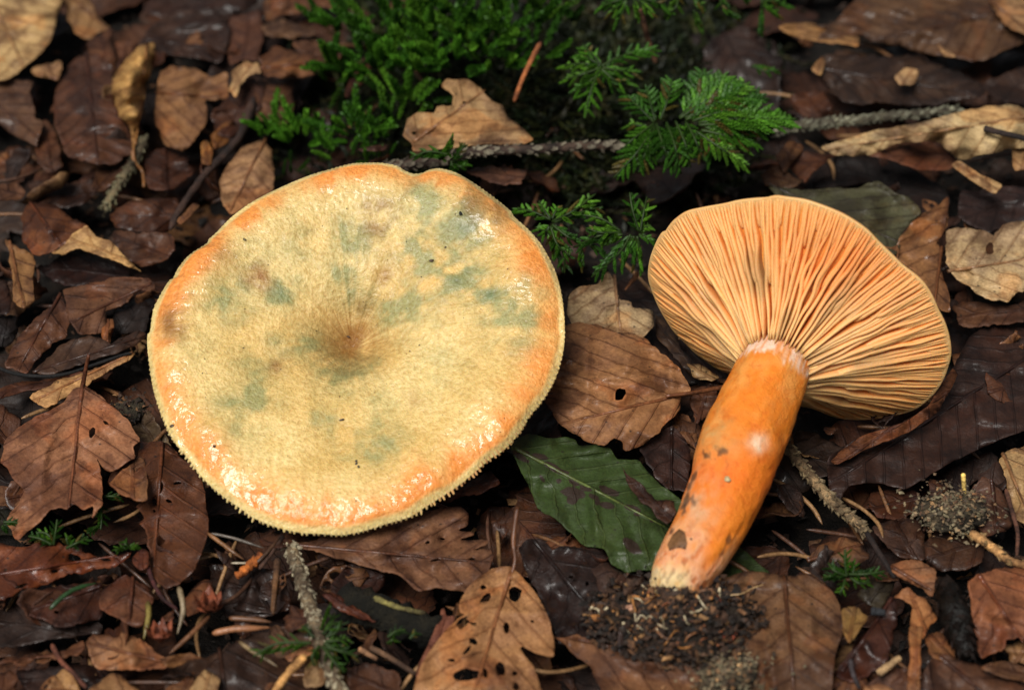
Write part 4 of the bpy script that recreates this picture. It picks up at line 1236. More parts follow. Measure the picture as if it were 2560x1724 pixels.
# between the mushrooms
leaf('C1', [(830, 1300), (880, 1220), (990, 1140), (1080, 1140), (1200, 1130), (1320, 965), (1390, 1080), (1435, 1110), (1460, 1320), (1610, 1340), (1620, 1410), (1880, 1440), (1890, 1640), (1700, 1820), (1300, 1760), (900, 1640), (820, 1500)], 1.05, (182, 160, 122), 'pale greyish leaf with sharp upper point between the two mushrooms', mid=[(1400, 1000), (1480, 1750)], wet=.15, mat=M_LEAF_PALE, cor=.03, rag=1.5)
leaf('C1', [(1520, 1200), (1600, 1060), (1690, 960), (1700, 1040), (1610, 1120), (1540, 1200)], 1.1, (170, 120, 70), 'narrow tan leaf tip under the moss between the mushrooms', rag=1, cor=0, name='leaf_fragment')
leaf('A8', [(330, 330), (370, 250), (450, 235), (560, 250), (650, 295), (720, 290), (820, 330), (900, 400), (1000, 490), (1060, 580), (1072, 622), (1020, 640), (1005, 730), (900, 840), (780, 930), (700, 955), (690, 900), (640, 880), (580, 935), (480, 905), (330, 800), (250, 680), (240, 620), (300, 500)], 1.3, (172, 126, 84), 'tan mottled beech leaf with long stalk pointing to the orange stem', mid=[(1070, 630), (400, 790)], holes=[(672, 640, 30, 42, 20)], wet=.35, cor=.06, ctrl=[(720, 450, 1.65), (820, 800, 1.35)], stalk=[(1250, 598), (1150, 618), (1060, 634), (930, 648)], stalk_z=[1.2, 1.3, 1.38, 1.45], mat=M_LEAF, step=8)
leaf('A8', [(780, 930), (900, 840), (980, 815), (1065, 930), (1070, 1000), (1050, 1180), (940, 1170), (880, 1120), (820, 1020)], .95, (88, 56, 46), 'smooth maroon leaf between tan leaf and orange stem', mid=[(960, 820), (960, 1190)], wet=.35, cor=.03)
leaf('A8', [(960, 800), (990, 740), (1060, 760), (1100, 860), (1110, 960), (1040, 900)], .85, (142, 98, 62), 'tan leaf strip beside the orange stem', wet=.2, rag=2)
leaf('A8', [(860, 180), (960, 260), (1010, 370), (1100, 480), (1200, 540), (1240, 600), (1160, 600), (1060, 540), (960, 400), (880, 320)], .8, (104, 76, 50), 'brown leaf in the gap under the gilled cap', wet=.4)
leaf('A8', [(1040, 470), (1130, 470), (1230, 540), (1180, 570), (1080, 540)], 1.0, (176, 148, 104), 'small pale leaf flake under the gilled cap', rag=2, cor=0, name='leaf_fragment')
leaf('A8', [(1080, 600), (1200, 590), (1240, 680), (1160, 760), (1100, 800), (1060, 720)], .7, (128, 80, 48), 'chestnut leaf behind the stalk of the tan mottled leaf', wet=.3)
leaf('A8', [(60, 930, 1.25), (90, 890), (160, 858), (300, 885), (370, 878), (420, 890), (440, 925), (550, 918), (620, 940), (660, 1000), (780, 1010), (820, 1060), (880, 1130), (960, 1190), (1060, 1260), (1180, 1370, .75), (1270, 1430, .6), (1420, 1560, .45), (1530, 1650, .45), (1300, 1690, .45), (1190, 1690, .5), (980, 1640, .8), (830, 1620, .8), (700, 1640, .85), (620, 1580), (590, 1500), (470, 1490), (400, 1420), (340, 1360), (310, 1330), (250, 1310), (210, 1270), (180, 1200), (140, 1110), (80, 1000)], 1.0, (82, 112, 52), 'fresh green beech leaf with brown-black blotches under the orange stem', name='green_leaf', mid=[(60, 930), (1000, 1420)], wet=.3, mat=M_LEAF_GREEN, cor=.05, rag=1.2, curl=.12, step=7, ctrl=[(300, 1080, 1.1), (700, 1270, 1.05)],
     blot=[(110, 985, 50, 14, 35), (220, 985, 45, 12, 10), (300, 1050, 60, 16, 30), (350, 1075, 35, 12, 10), (410, 1190, 60, 26, 10), (405, 1225, 28, 26, 0), (235, 1110, 22, 9, 55), (330, 1125, 14, 12, 0), (415, 1130, 32, 13, 20), (480, 1165, 32, 12, 20), (530, 1215, 26, 12, 20), (600, 1260, 36, 16, 15), (610, 1180, 55, 17, 25), (740, 1275, 45, 14, 15), (770, 1310, 18, 10, 0), (860, 1350, 22, 8, 10), (740, 1490, 55, 26, 40), (545, 1245, 14, 10, 0), (150, 965, 14, 8, 0)])
leaf('A8', [(675, 1035), (720, 1090), (800, 1140), (870, 1230), (975, 1230), (990, 1300), (940, 1372), (880, 1320), (850, 1270), (780, 1230), (720, 1140)], 1.35, (112, 74, 52), 'narrow brown leaf lying across the green leaf', rag=2.5, cor=0.01, wet=.3)
# upper right
leaf('A4', [(370, 720, 1.5), (500, 680, 1.7), (640, 640, 1.8), (840, 605, 1.9), (1010, 560, 2.0), (1180, 520, 2.1), (1300, 508, 2.1), (1420, 540, 2.0), (1480, 640), (1400, 720, 1.8), (1300, 730, 1.7), (1050, 790, 1.4), (950, 690, 1.5), (750, 700, 1.5), (620, 762, 1.3), (450, 762, 1.3)], 1.7, (206, 184, 138), 'long pale curled leaf with strong parallel veins arching over a dark hollow', mid=[(1460, 560), (360, 740)], ctrl=[(900, 650, 2.2), (1150, 620, 2.5), (1300, 620, 2.5)], wet=.05, mat=M_LEAF_PALE, cor=.07, curl=.05, rag=1.5)
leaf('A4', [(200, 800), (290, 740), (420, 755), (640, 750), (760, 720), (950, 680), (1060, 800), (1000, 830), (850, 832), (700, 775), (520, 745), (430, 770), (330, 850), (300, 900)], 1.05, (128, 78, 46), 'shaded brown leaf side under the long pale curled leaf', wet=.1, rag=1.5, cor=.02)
leaf('A4', [(330, 870), (430, 780), (520, 745), (700, 775), (850, 832), (990, 930), (1020, 1000), (860, 1050), (760, 960), (640, 890), (420, 920), (300, 920)], -.1, (48, 26, 16), 'red-brown leaf darkened by painted shade in the hollow above the olive leaf', wet=.1, rag=1.2, cor=.02)  # deep shade of the hollow is put into this leaf's colour
leaf('A4', [(1015, 810), (1050, 785), (1150, 850), (1268, 905), (1232, 952), (1120, 890)], 1.7, (198, 168, 120), 'narrow pale strip of torn leaf below the long curled leaf', rag=1.2, cor=0, name='leaf_fragment')
leaf('A4', [(1310, 705), (1440, 700), (1440, 830), (1320, 835)], 1.75, (178, 142, 98), 'square tan leaf end below the long curled leaf', rag=2, cor=0, name='leaf_fragment')
leaf('A4', [(110, 910), (280, 930), (420, 920), (560, 925), (610, 895), (660, 890), (760, 960), (810, 965), (872, 1040), (780, 1130), (750, 1250), (640, 1240), (480, 1160), (300, 1040), (180, 980)], 1.25, (104, 106, 76), 'olive grey-green leaf with dark veins behind the gilled cap', name='green_leaf', mid=[(110, 900), (880, 1240)], wet=.2, mat=M_LEAF, cor=.06, rag=1.3, ctrl=[(600, 1000, 1.5)])
leaf('A4', [(1000, 955), (1003, 1100), (950, 1190), (975, 1240), (965, 1330), (1012, 1460), (1012, 1532), (960, 1522), (850, 1345), (735, 1258), (760, 1160), (870, 1050), (960, 1000)], 1.35, (164, 118, 74), 'tan leaf with wet glints beside the right rim of the gilled cap', mid=[(1000, 960), (930, 1520)], wet=.95, cor=.05, holes=[(960, 1190, 18, 10)], rag=1.5)
leaf('A4', [(985, 1180), (1000, 1130), (1060, 1110), (1180, 1130), (1230, 1165), (1225, 1150), (1280, 1095), (1440, 1085), (1440, 1400), (1340, 1440), (1290, 1492), (1180, 1460), (1050, 1370), (1000, 1305)], 1.45, (196, 172, 130), 'pale cream leaf with brown stains right of the wet tan leaf', mid=[(990, 1330), (1440, 1260)], wet=.2, mat=M_LEAF_PALE, cor=.06, ctrl=[(1150, 1250, 1.75)], holes=[(1205, 1215, 22, 30)])
leaf('A4', [(1060, 940), (1200, 920), (1440, 905), (1440, 1090), (1270, 1110), (1200, 1140), (1040, 1060)], .9, (78, 52, 46), 'dark maroon leaf above the pale cream leaf', wet=.3)
leaf('A4', [(1020, 1500), (1150, 1480), (1290, 1500), (1440, 1440), (1440, 1560), (1200, 1600), (1060, 1600)], .8, (128, 88, 60), 'brown leaf below the pale cream leaf', wet=.3)
leaf('A4', [(170, 130), (290, 120), (415, 140), (350, 190), (540, 180), (740, 222), (880, 262), (1040, 280), (1140, 302), (1350, 220), (1440, 180), (1440, -80), (620, -80), (480, 60), (440, 120)], 1.3, (122, 90, 62), 'wide brown leaf with pale spots along the back right', mid=[(1440, 20), (500, 230)], wet=.55, cor=.05, rag=2.5, ctrl=[(900, 120, 1.5)], mat=M_LEAF)
leaf('A4', [(160, 130), (280, 105), (420, 135), (345, 195), (560, 175), (560, 225), (380, 205), (250, 180)], 1.5, (178, 138, 88), 'ochre leaf edge in front of the spotted wide leaf', rag=2, cor=0.01, wet=.1, name='leaf_fragment')
leaf('A4', [(325, 340), (380, 280), (490, 262), (700, 280), (850, 265), (900, 300), (1050, 350), (1150, 400), (1190, 460), (1000, 512), (850, 520), (680, 500), (600, 510), (500, 500), (420, 440), (380, 370)], 1.15, (96, 70, 52), 'dark mottled leaf with pale corner above the lichen twig', mid=[(340, 330), (1180, 470)], wet=.5, cor=.04, rag=4)
leaf('A4', [(325, 335), (385, 275), (400, 300), (375, 372)], 1.5, (200, 162, 108), 'small pale leaf corner above the lichen twig', rag=1, cor=0, name='leaf_fragment')
leaf('A4', [(735, 370), (790, 335), (858, 338), (842, 412), (760, 422)], 1.55, (196, 164, 118), 'pale leaf flake lying on the dark mottled leaf', rag=1.5, cor=0, name='leaf_fragment')
leaf('A4', [(940, 210), (985, 235), (1040, 280), (985, 275)], 1.75, (204, 170, 122), 'small pale pointed flake on the spotted wide leaf', rag=.8, cor=0, name='leaf_fragment')
leaf('A4', [(1200, 20), (1270, -60), (1440, -60), (1440, 190), (1370, 165), (1270, 110)], 1.75, (160, 126, 88), 'light brown leaf on top of the spotted wide leaf', mid=[(1200, 0), (1430, 180)], wet=.1, cor=.05)
leaf('A4', [(150, 770), (230, 680), (295, 722), (240, 800), (200, 850)], 1.2, (158, 112, 68), 'tan folded leaf scrap at the foot of the moss frond', rag=1.5, cor=.01, name='leaf_fragment')
leaf('A4', [(80, 850), (160, 800), (220, 860), (300, 880), (230, 920), (100, 910)], .9, (126, 92, 58), 'crumbled brown leaf scrap behind the olive leaf', rag=3, cor=.01, name='leaf_fragment')
leaf('A4', [(220, 470), (380, 440), (440, 520), (360, 580), (260, 560)], .85, (120, 72, 40), 'rusty leaf piece left of the dark mottled leaf', rag=3, wet=.3)
leaf('A4', [(1150, 420), (1280, 350), (1440, 300), (1440, 520), (1250, 500)], .9, (92, 62, 44), 'brown leaf behind the long pale curled leaf', wet=.3)
# right side and lower right
leaf('F', [(1880, 1040, 1.2), (1960, 990, 1.2), (2050, 962, 1.2), (2110, 925), (2165, 835), (2205, 765), (2262, 722), (2328, 680), (2420, 660), (2420, 960), (2328, 980), (2290, 990), (2200, 1032), (2140, 1062), (2060, 1112), (2000, 1096), (1930, 1102), (1905, 1145), (1885, 1130)], .8, (84, 52, 38), 'large dark brown leathery leaf right of the gilled cap', mid=[(2420, 760), (1885, 1100)], wet=.3, cor=.012, ctrl=[(2150, 980, .75), (1950, 1050, .9)], rag=1.6)
leaf('F', [(1880, 1045, 1.3), (1960, 990, 1.4), (2050, 962, 1.5), (2110, 925, 1.6), (2165, 835, 1.7), (2180, 850, 1.5), (2130, 940, 1.3), (2060, 985, 1.2), (1980, 1015, 1.1), (1900, 1058, 1.1)], 1.4, (140, 86, 46), 'turned-up leaf edge under the gilled cap, its light painted orange-brown', rag=1.2, wet=.1, cor=.0, curl=.02)  # light on the raised rim is put into its orange colour
leaf('B2', [(1290, 320), (1340, 270), (1500, 220), (1500, 700), (1429, 672), (1370, 645), (1330, 420)], 1.0, (182, 152, 106), 'pale leaf with grey mould patches at the right', mid=[(1310, 280), (1480, 680)], wet=.4, cor=.05, mat=M_LEAF_PALE)
leaf('B2', [(1110, 560), (1150, 460), (1200, 410), (1290, 450), (1350, 560), (1368, 690), (1290, 720), (1220, 745), (1150, 640)], .8, (120, 82, 60), 'brown leaf with dark vein beside the mouldy pale leaf', mid=[(1250, 420), (1290, 740)], wet=.4)
leaf('B2', [(600, 500), (780, 470), (870, 500), (880, 600), (760, 640), (640, 640), (580, 580)], .55, (106, 60, 30), 'dark amber leaf below the large leathery leaf', wet=.4)
leaf('B2', [(600, 680), (760, 640), (880, 640), (900, 860), (760, 850), (660, 760)], .65, (110, 78, 60), 'wet brown leaf with bluish sheen right of the lichen twig', wet=.95)
leaf('B2', [(880, 760), (960, 690), (1130, 720), (1225, 770), (1200, 880), (1100, 930), (960, 930), (900, 880)], .75, (104, 70, 48), 'dark leaf under the crumb heap', wet=.5)
leaf('B2', [(260, 860), (320, 790), (430, 735), (545, 765), (600, 850), (500, 900), (380, 880)], .75, (140, 100, 66), 'ridged tan leaf left of the small moss tuft', mid=[(250, 870), (580, 770)], cor=.06, wet=.3)
leaf('B2', [(700, 900), (760, 870), (870, 865), (950, 920), (965, 1000), (930, 1062), (830, 1000), (760, 970)], 1.0, (158, 114, 80), 'pinkish tan leaf right of the small moss tuft', mid=[(710, 900), (950, 1040)], wet=.2)
leaf('P', [(1800, 1446), (1870, 1424), (1985, 1440), (2025, 1430), (2071, 1462), (2094, 1499), (2108, 1545), (2103, 1596), (2085, 1647), (2078, 1790), (1880, 1790), (1800, 1700), (1790, 1600), (1800, 1520)], .95, (140, 104, 72), 'broad tan-grey leaf with long veins right of the soil clump', mid=[(1960, 1430), (1990, 1790)], wet=.2, cor=.05, rag=1.4, ctrl=[(1960, 1550, 1.15)], step=8)
leaf('B2', [(520, 1060), (600, 960), (740, 970), (700, 1060), (640, 1140)], .8, (84, 72, 44), 'dull olive leaf under the small moss tuft', wet=.2)
leaf('B2', [(445, 1120), (520, 1110), (590, 1170), (540, 1230), (488, 1318), (448, 1245)], 1.05, (164, 130, 72), 'small yellowish folded leaf right of the broad tan-grey leaf', wet=.2, rag=2)
leaf('B2', [(400, 1480), (450, 1420), (520, 1300), (640, 1180), (700, 1050), (742, 1080), (745, 1200), (690, 1400), (640, 1450), (500, 1530)], 1.0, (112, 68, 52), 'glossy maroon leaf with long tapered shape', mid=[(720, 1060), (420, 1500)], wet=.8, ctrl=[(600, 1300, 1.3)], cor=.03)
leaf('B2', [(720, 1070, 1.2), (800, 1005, 1.4), (852, 1060, 1.4), (900, 1070), (962, 1180), (915, 1215), (880, 1300), (815, 1225), (825, 1110), (770, 1070)], 1.3, (186, 130, 80), 'curled orange-tan leaf end standing up', wet=.1, rag=1.5, cor=.02)
leaf('B2', [(805, 1225), (885, 1222), (862, 1350), (870, 1680), (790, 1680), (815, 1400)], 1.25, (172, 122, 76), 'narrow folded tan strip in the lower right litter', rag=1.5, cor=0.02)
leaf('B2', [(560, 1560), (640, 1490), (800, 1440), (800, 1700), (540, 1700)], .8, (122, 82, 58), 'brown leaf left of the narrow folded strip', wet=.4)
leaf('B2', [(1120, 980), (1200, 935), (1290, 908), (1500, 895), (1500, 1300), (1400, 1285), (1330, 1290), (1320, 1352), (1190, 1392), (1150, 1180)], 1.15, (166, 108, 72), 'orange-brown leaf folded into ridges right of the black cone', mid=[(1180, 940), (1460, 1360)], wet=.2, cor=.10, ctrl=[(1300, 1120, 1.4)])
leaf('B2', [(895, 1280), (970, 1248), (1120, 1392), (1010, 1410), (920, 1385)], .9, (156, 108, 66), 'tan leaf beside the black cone foot', wet=.2)
leaf('B2', [(870, 1500), (940, 1385), (1010, 1375), (1130, 1420), (1220, 1440), (1300, 1500), (1500, 1568), (1500, 1720), (860, 1720)], .95, (118, 80, 56), 'big brown leaf in the lower right foreground', mid=[(960, 1380), (1380, 1720)], wet=.55, cor=.04)
leaf('B2', [(1180, 1440), (1320, 1410), (1500, 1460), (1500, 1540), (1330, 1500)], 1.1, (136, 96, 62), 'brown leaf edge over the big foreground leaf', rag=2)
leaf('B2', [(1320, 1330), (1420, 1290), (1500, 1310), (1500, 1440), (1360, 1420)], 1.05, (150, 120, 84), 'crumbled light leaf scraps below the ridged leaf', rag=4, name='leaf_fragment')
leaf('B2', [(560, 1545), (640, 1535), (760, 1580), (720, 1640), (560, 1640)], 1.1, (182, 136, 92), 'pale leaf tip in the lower foreground', wet=.1)
# in the moss
leaf('A2', [(1068, 890), (1090, 780), (1160, 730), (1270, 742), (1285, 690), (1390, 692), (1402, 620), (1310, 565), (1350, 518), (1480, 516), (1560, 560), (1620, 640), (1720, 690), (1745, 760), (1860, 850), (1925, 910), (1850, 942), (1600, 940), (1400, 962), (1200, 985), (1130, 985), (1118, 930)], 2.3, (186, 154, 110), 'pale tan leaf with torn top and dark spots in the moss', mid=[(1130, 930), (1640, 560)], holes=[(1465, 668, 18, 10, -15), (1138, 870, 18, 14)], wet=.1, mat=M_LEAF_PALE, cor=.03, rag=1.6, ctrl=[(1400, 820, 2.6)])
leaf('A2', [(675, 640), (700, 560), (770, 390), (850, 365), (855, 480), (740, 612)], 1.3, (128, 74, 52), 'red-brown leaf point rising in the moss', wet=.2, rag=1.5)
leaf('A2', [(1460, 1110), (1700, 1085), (1880, 1120), (1850, 1210), (1620, 1195)], 1.5, (140, 98, 74), 'pinkish brown leaf behind the upper right rim of the broad cap', wet=.2)
leaf('A2', [(760, 970), (860, 955), (980, 940), (960, 975), (800, 995)], 2.0, (110, 72, 54), 'thin brown leaf edge in the shaded moss', rag=1, cor=0, name='leaf_fragment')

# ------------------------------------------------------------------ half-buried leaves that fill the litter
def generic_leaf(seed, L=5.0, W=3.2, torn=.5):
    r = random.Random(seed)
    n = 60
    pts = []
    for side in (1, -1):
        ts = np.linspace(0, 1, n // 2, endpoint=False)
        if side < 0:
            ts = 1 - ts
        for t in ts:
            w = W / 2 * (math.sin(math.pi * t ** .82) ** .85) * (1 + .035 * math.sin(t * 50))
            pts.append((L * t, side * w))
    o = np.array(pts) * 40.0                                  # work at 40 units a cm
    k = vnoise(o[:, 0] * .02 + seed, o[:, 1] * .02, 0, seed)
    cen = o.mean(0)
    o = cen + (o - cen) * (1 - torn * np.clip(k - .05, 0, 1))[:, None]
    o = ragged(o, 1.6 + 2 * torn, seed, 5.0)
    hs = [blob((r.uniform(.25, .75) * L * 40, r.uniform(-.25, .25) * W * 40), r.uniform(3, 9), r.uniform(3, 6), r.uniform(0, 3), seed + j, 10) for j in range(r.choice((0, 0, 1, 3)))]
    p, f = triangulate(o, hs, 6.5, seed)
    xy = p / 40.0
    u, v = xy[:, 0], xy[:, 1]
    ed = dist_poly(o, p) / 40.0
    rid = 1 - np.abs(vnoise(u * 1.1 + 3.1 * seed, v * 1.1, 0, seed + 11)) * 2.2
    z = .10 * np.clip(rid, 0, 1) + .04 * corrug(u, v) + .22 * vnoise(u * .7 + seed, v * .7, 0, seed) + .08 * vnoise(u * 2, v * 2, 0, seed + 1)
    z = z + r.uniform(-.14, .2) * (v / W * 2) ** 2 * W * .5 + r.uniform(-.05, .05) * (u - L / 2) ** 2 * .5
    z = z + .3 * np.clip(1 - ed / .45, 0, 1) ** 2 * (.2 + vnoise(u, v + 7, 0, seed + 2))
    w = np.stack([u - L / 2, v, z], 1)
    nrm = vnormals(w, f)
    if nrm[:, 2].mean() < 0:
        f, nrm = f[:, ::-1], -nrm
    V, F = thicken(w, f, nrm, .022)
    uv = np.stack([u, v], 1)
    edv = np.stack([ed, ed * 0, ed * 0], 1)
    me = mesh_data('buried_leaf', V, F, np.concatenate([uv, uv]), vec=np.concatenate([edv, edv]))
    me.materials.append(M_LEAF)
    return me


GEN = [generic_leaf(100 + i, 4.0 + .35 * (i % 4), 2.5 + .25 * (i % 3), (.2, .5, .9)[i % 3]) for i in range(12)]
# landmarks of the scene, used to say where a buried leaf, needle or tuft lies
MARKS = [((300, 560), 'near the cream curled leaf edge'), ((100, 150), 'near the large straw leaf'), ((330, 220), 'near the curled ochre leaf'), ((500, 300), 'near the toothed tan leaf'), ((620, 460), 'near the tan leaf by the cap'),
         ((180, 900), 'near the black root thread'), ((180, 1150), 'near the pinkish tan beech leaf'), ((460, 1250), 'near the dark holed leaf'), ((150, 1450), 'near the glossy orange-brown leaf'), ((450, 1600), 'near the spruce buds'),
         ((800, 1600), 'near the pale scaly twig'), ((1050, 1420), 'near the fan-shaped leaf'), ((1250, 1620), 'near the riddled tan leaf'), ((1480, 1280), 'near the green blotched leaf'), ((1460, 1000), 'near the stalked tan leaf'),
         ((1660, 1560), 'near the soil clump'), ((2050, 1280), 'near the tan scaly twig'), ((1950, 1580), 'near the broad tan-grey leaf'), ((2250, 1100), 'near the large leathery leaf'), ((2400, 1290), 'near the crumb heap'),
         ((2400, 1560), 'near the black cone'), ((2230, 1600), 'near the glossy maroon leaf'), ((2450, 660), 'near the pale cream leaf'), ((2350, 380), 'near the long pale curled leaf'), ((2250, 120), 'near the spotted wide leaf'), ((2150, 260), 'near the grey-green lichen twig'),
         ((1900, 480), 'near the olive leaf'), ((1750, 350), 'near the broad feathery moss frond'), ((1250, 330), 'near the pale tan leaf in the moss'), ((750, 350), 'at the left edge of the moss'), ((1050, 120), 'on the top of the moss bank'), ((1300, 60), 'at the back of the moss bank'), ((950, 330), 'between broad cap and moss bank'), ((860, 150), 'on the left slope of the moss bank')]


def mark(p3):
    q = project(np.asarray(p3, float)[None])[0]
    return min(MARKS, key=lambda m_: (m_[0][0] - q[0]) ** 2 + (m_[0][1] - q[1]) ** 2)[1]


FILL = [((92, 56, 36), 'dark red-brown'), ((116, 74, 46), 'mid brown'), ((66, 44, 34), 'blackish brown'), ((146, 106, 68), 'light tan'), ((82, 62, 50), 'grey-brown')]
STATE = ('whole', 'nibbled', 'torn')
rf = random.Random(21)
k = 0
for j in range(15):
    for i in range(15):
        x = -17.5 + i * 2.5 + rf.uniform(-1.1, 1.1)
        y = -10.5 + j * 2.35 + rf.uniform(-1.1, 1.1)
        in_moss = math.exp(-(((x - .4) / 5.2) ** 2 + ((y - 10) / 4.0) ** 2))
        under = math.hypot((x + 3.4) / 3.2, (y - .2) / 3.0) < 1
        gz = float(ground_z(x, y))
        c, nm_ = FILL[rf.choices(range(5), (30, 28, 22, 8, 12))[0]]
        kk = k
        k += 1
        z = gz + rf.choice((.25, .5, .8, 1.0)) + rf.uniform(-.1, .15)
        turned = rf.random() < .35
        rot = (rf.gauss(0, .17) + (math.pi if turned else 0), rf.gauss(0, .17), rf.uniform(0, 6.28))
        s_, sh, wt = rf.uniform(.62, 1.0), rf.uniform(.45, .9), rf.choice((.1, .4, .7))
        if in_moss > .45 or under:
            continue
        o = link('dead_leaf', GEN[kk % len(GEN)], (x, y, z), color=tuple(srgb(c) * LEAFK * sh) + (wt,), cat='leaf', group='half-buried beech leaves',
                 label='%s %s%s beech leaf half buried %s' % (STATE[kk % 3], 'upturned ' if turned else '', nm_, mark((x, y, z))))
        o.rotation_euler = rot
        o.scale = (s_, s_, s_)

# torn scraps and crumbs of leaf lying everywhere on top of the litter
SCR = [generic_leaf(200 + i, 1.25 + .2 * (i % 3), .85 + .15 * (i % 2), .95) for i in range(8)]
SCOL = [((150, 104, 64), 'tan'), ((110, 68, 42), 'chestnut'), ((72, 48, 36), 'dark brown'), ((186, 150, 102), 'pale'), ((130, 82, 48), 'rust brown')]
for i in range(190):
    pxp = (rf.uniform(-20, 2580), rf.uniform(-20, 1740))
    z = rf.uniform(.25, .95)
    p = at_z([pxp], [z])[0]
    c, nm_ = SCOL[rf.choices(range(5), (25, 25, 25, 8, 17))[0]]
    rot = (rf.gauss(0, .4), rf.gauss(0, .4), rf.uniform(0, 6.28))
    s_ = rf.uniform(.3, 1.0)
    wt = rf.choice((.1, .5))
    if math.exp(-(((p[0] - .4) / 5.2) ** 2 + ((p[1] - 10) / 4.0) ** 2)) > .5 or math.hypot((p[0] + 3.4) / 4, (p[1] - .4) / 3.8) < 1:
        continue
    o = link('leaf_fragment', SCR[i % 8], p, color=tuple(srgb(c) * LEAFK * rf.uniform(.6, 1.1)) + (wt,), cat='leaf scrap', group='loose leaf scraps', label='%s%s torn leaf scrap lying loose %s' % ('tiny ' if s_ < .5 else '', nm_, mark(p)))
    o.rotation_euler = rot
    o.scale = (s_, s_, s_)


# ------------------------------------------------------------------ twigs, needles, threads
def twig(crop, pts, zs, r, label, col, pegs=0, name='twig', lump=.18, cat='twig', peg_col=None, taper=.75, group=None, mat=None):
    c = catmull(at_z(P(crop, pts), zs), 8)
    LEAFN[0] += 1
    rr = np.linspace(r, r * taper, len(c))
    te = np.linspace(0, 1, len(c))
    v, f = tube(c, rr * np.clip(np.minimum(te * 9 + .4, (1 - te) * 9 + .4), 0, 1), 12, lump, LEAFN[0], 2.5)
    lin = srgb(col)
    o = add(name, v, f, mat or M_BARK, label=label, cat=cat, color=tuple(lin) + (1,), group=group)
    if pegs:
        # raised leaf-base scales spiralling round the shoot
        t, s, u = frames(c)
        L = np.linalg.norm(c[-1] - c[0])
        V, F = [], []
        n = int(L * pegs * 2.6)
        rp = random.Random(LEAFN[0])
        for i in range(n):
            q = (i + rp.random() * .6) / n * (len(c) - 1)
            a = min(int(q), len(c) - 2)
            fr = q - a
            p0 = c[a] * (1 - fr) + c[a + 1] * fr
            ang = i * 2.4 + rp.uniform(-.3, .3)
            out = math.cos(ang) * s[a] + math.sin(ang) * u[a]
            side = np.cross(t[a], out)
            R = rr[a]
            l, w, h = rp.uniform(.16, .30), rp.uniform(.04, .075), rp.uniform(.02, .07)
            b = p0 + out * R * .85
            k0 = len(V)
            V += [b - t[a] * l * .5, b + side * w + out * h * .3, b - side * w + out * h * .3, b + t[a] * l * .45 + out * (h + rp.uniform(0, .05)) + side * w * .5, b + t[a] * l * .45 + out * (h + .02) - side * w * .5, b + t[a] * l * .4 - out * .03]
            F += [(k0, k0 + 1, k0 + 2), (k0 + 1, k0 + 3, k0 + 4, k0 + 2), (k0 + 3, k0 + 5, k0 + 4), (k0 + 1, k0 + 5, k0 + 3), (k0 + 2, k0 + 4, k0 + 5)]
        add('bark_scales', np.array(V), F, M_BARK, o, kind='stuff', color=tuple(srgb(peg_col or col) * .5) + (1,), smooth_=False)
    return o


LIC = (176, 164, 132)
twig('A1', [(945, 905), (860, 1080), (760, 1230), (680, 1370)], [1.0, .95, .9, .8], .12, 'lichen-grey twig left of the dark twig near the broad cap', (92, 80, 58), 9, peg_col=(150, 142, 108))
twig('A1', [(1660, 640), (1560, 900), (1340, 1140), (1200, 1330), (1110, 1500)], [1.15, 1.1, 1.1, 1.05, .9], .10, 'smooth dark brown twig leaning towards the broad cap', (50, 32, 24), lump=.25)
twig('A5', [(-60, 1080), (0, 1100), (120, 1138), (300, 1150), (450, 1130), (600, 1080), (800, 1012), (860, 1000)], [1.1] * 8, .042, 'thin black root thread curving across the leaves', (14, 12, 12), name='root_thread', cat='root', lump=.05)
twig('A7', [(340, 440), (370, 540), (400, 620), (440, 740), (480, 870), (520, 980), (550, 1120), (600, 1250), (660, 1400), (720, 1560)], [.9, 1.0, 1.05, 1.1, 1.1, 1.1, 1.1, 1.1, 1.05, 1.0], .13, 'pale scaly lichen twig below the broad cap', (104, 88, 66), 12, peg_col=(222, 208, 174), taper=1.0)
twig('A2', [(930, 1095), (1100, 1075), (1300, 1050), (1480, 1000), (1650, 985), (2000, 970), (2300, 950), (2480, 955)], [2.35, 2.3, 2.3, 2.35, 2.35, 2.3, 2.2, 2.1], .13, 'lichen-covered twig lying in the moss behind the broad cap', (64, 48, 38), 8, peg_col=(158, 148, 126))
twig('A4', [(140, 650), (280, 615), (400, 602), (550, 590), (700, 570), (850, 560), (1060, 538)], [1.3, 1.35, 1.4, 1.45, 1.5, 1.5, 1.5], .12, 'grey-green lichen twig in front of the dark mottled leaf', (80, 74, 58), 10, peg_col=(158, 156, 132))
twig('B2', [(130, 230), (240, 370), (330, 480), (400, 560), (500, 640), (575, 715)], [.6, .8, .95, 1.0, 1.0, .95], .115, 'tan scaly twig right of the orange stem', (120, 98, 70), 11, peg_col=(172, 150, 112))
twig('B2', [(570, 705), (610, 770), (690, 900), (730, 960)], [.95, 1.0, 1.05, 1.0], .06, 'thin dark leaf stalk past the small moss tuft', (40, 28, 24), name='stalk', cat='stalk', lump=.08)
twig('A2', [(1965, 275), (1900, 400), (1840, 530), (1790, 665)], [3.6, 3.2, 2.8, 2.4], .065, 'orange-brown curved needle leaning in the moss', (150, 88, 48), name='dry_needle', cat='needle', lump=.05)
twig('A3', [(945, 70), (975, 200), (1010, 330), (1065, 500)], [4.2, 3.8, 3.2, 2.6], .075, 'brown stalk standing in the dark moss', (104, 72, 50), name='stalk', cat='stalk', lump=.1)
twig('A4', [(1175, 628), (1215, 640), (1300, 660), (1420, 690)], [2.65, 2.65, 2.65, 2.6], .08, 'dark leaf stalk lying on the long pale curled leaf', (38, 26, 22), name='stalk', cat='stalk', lump=.1)
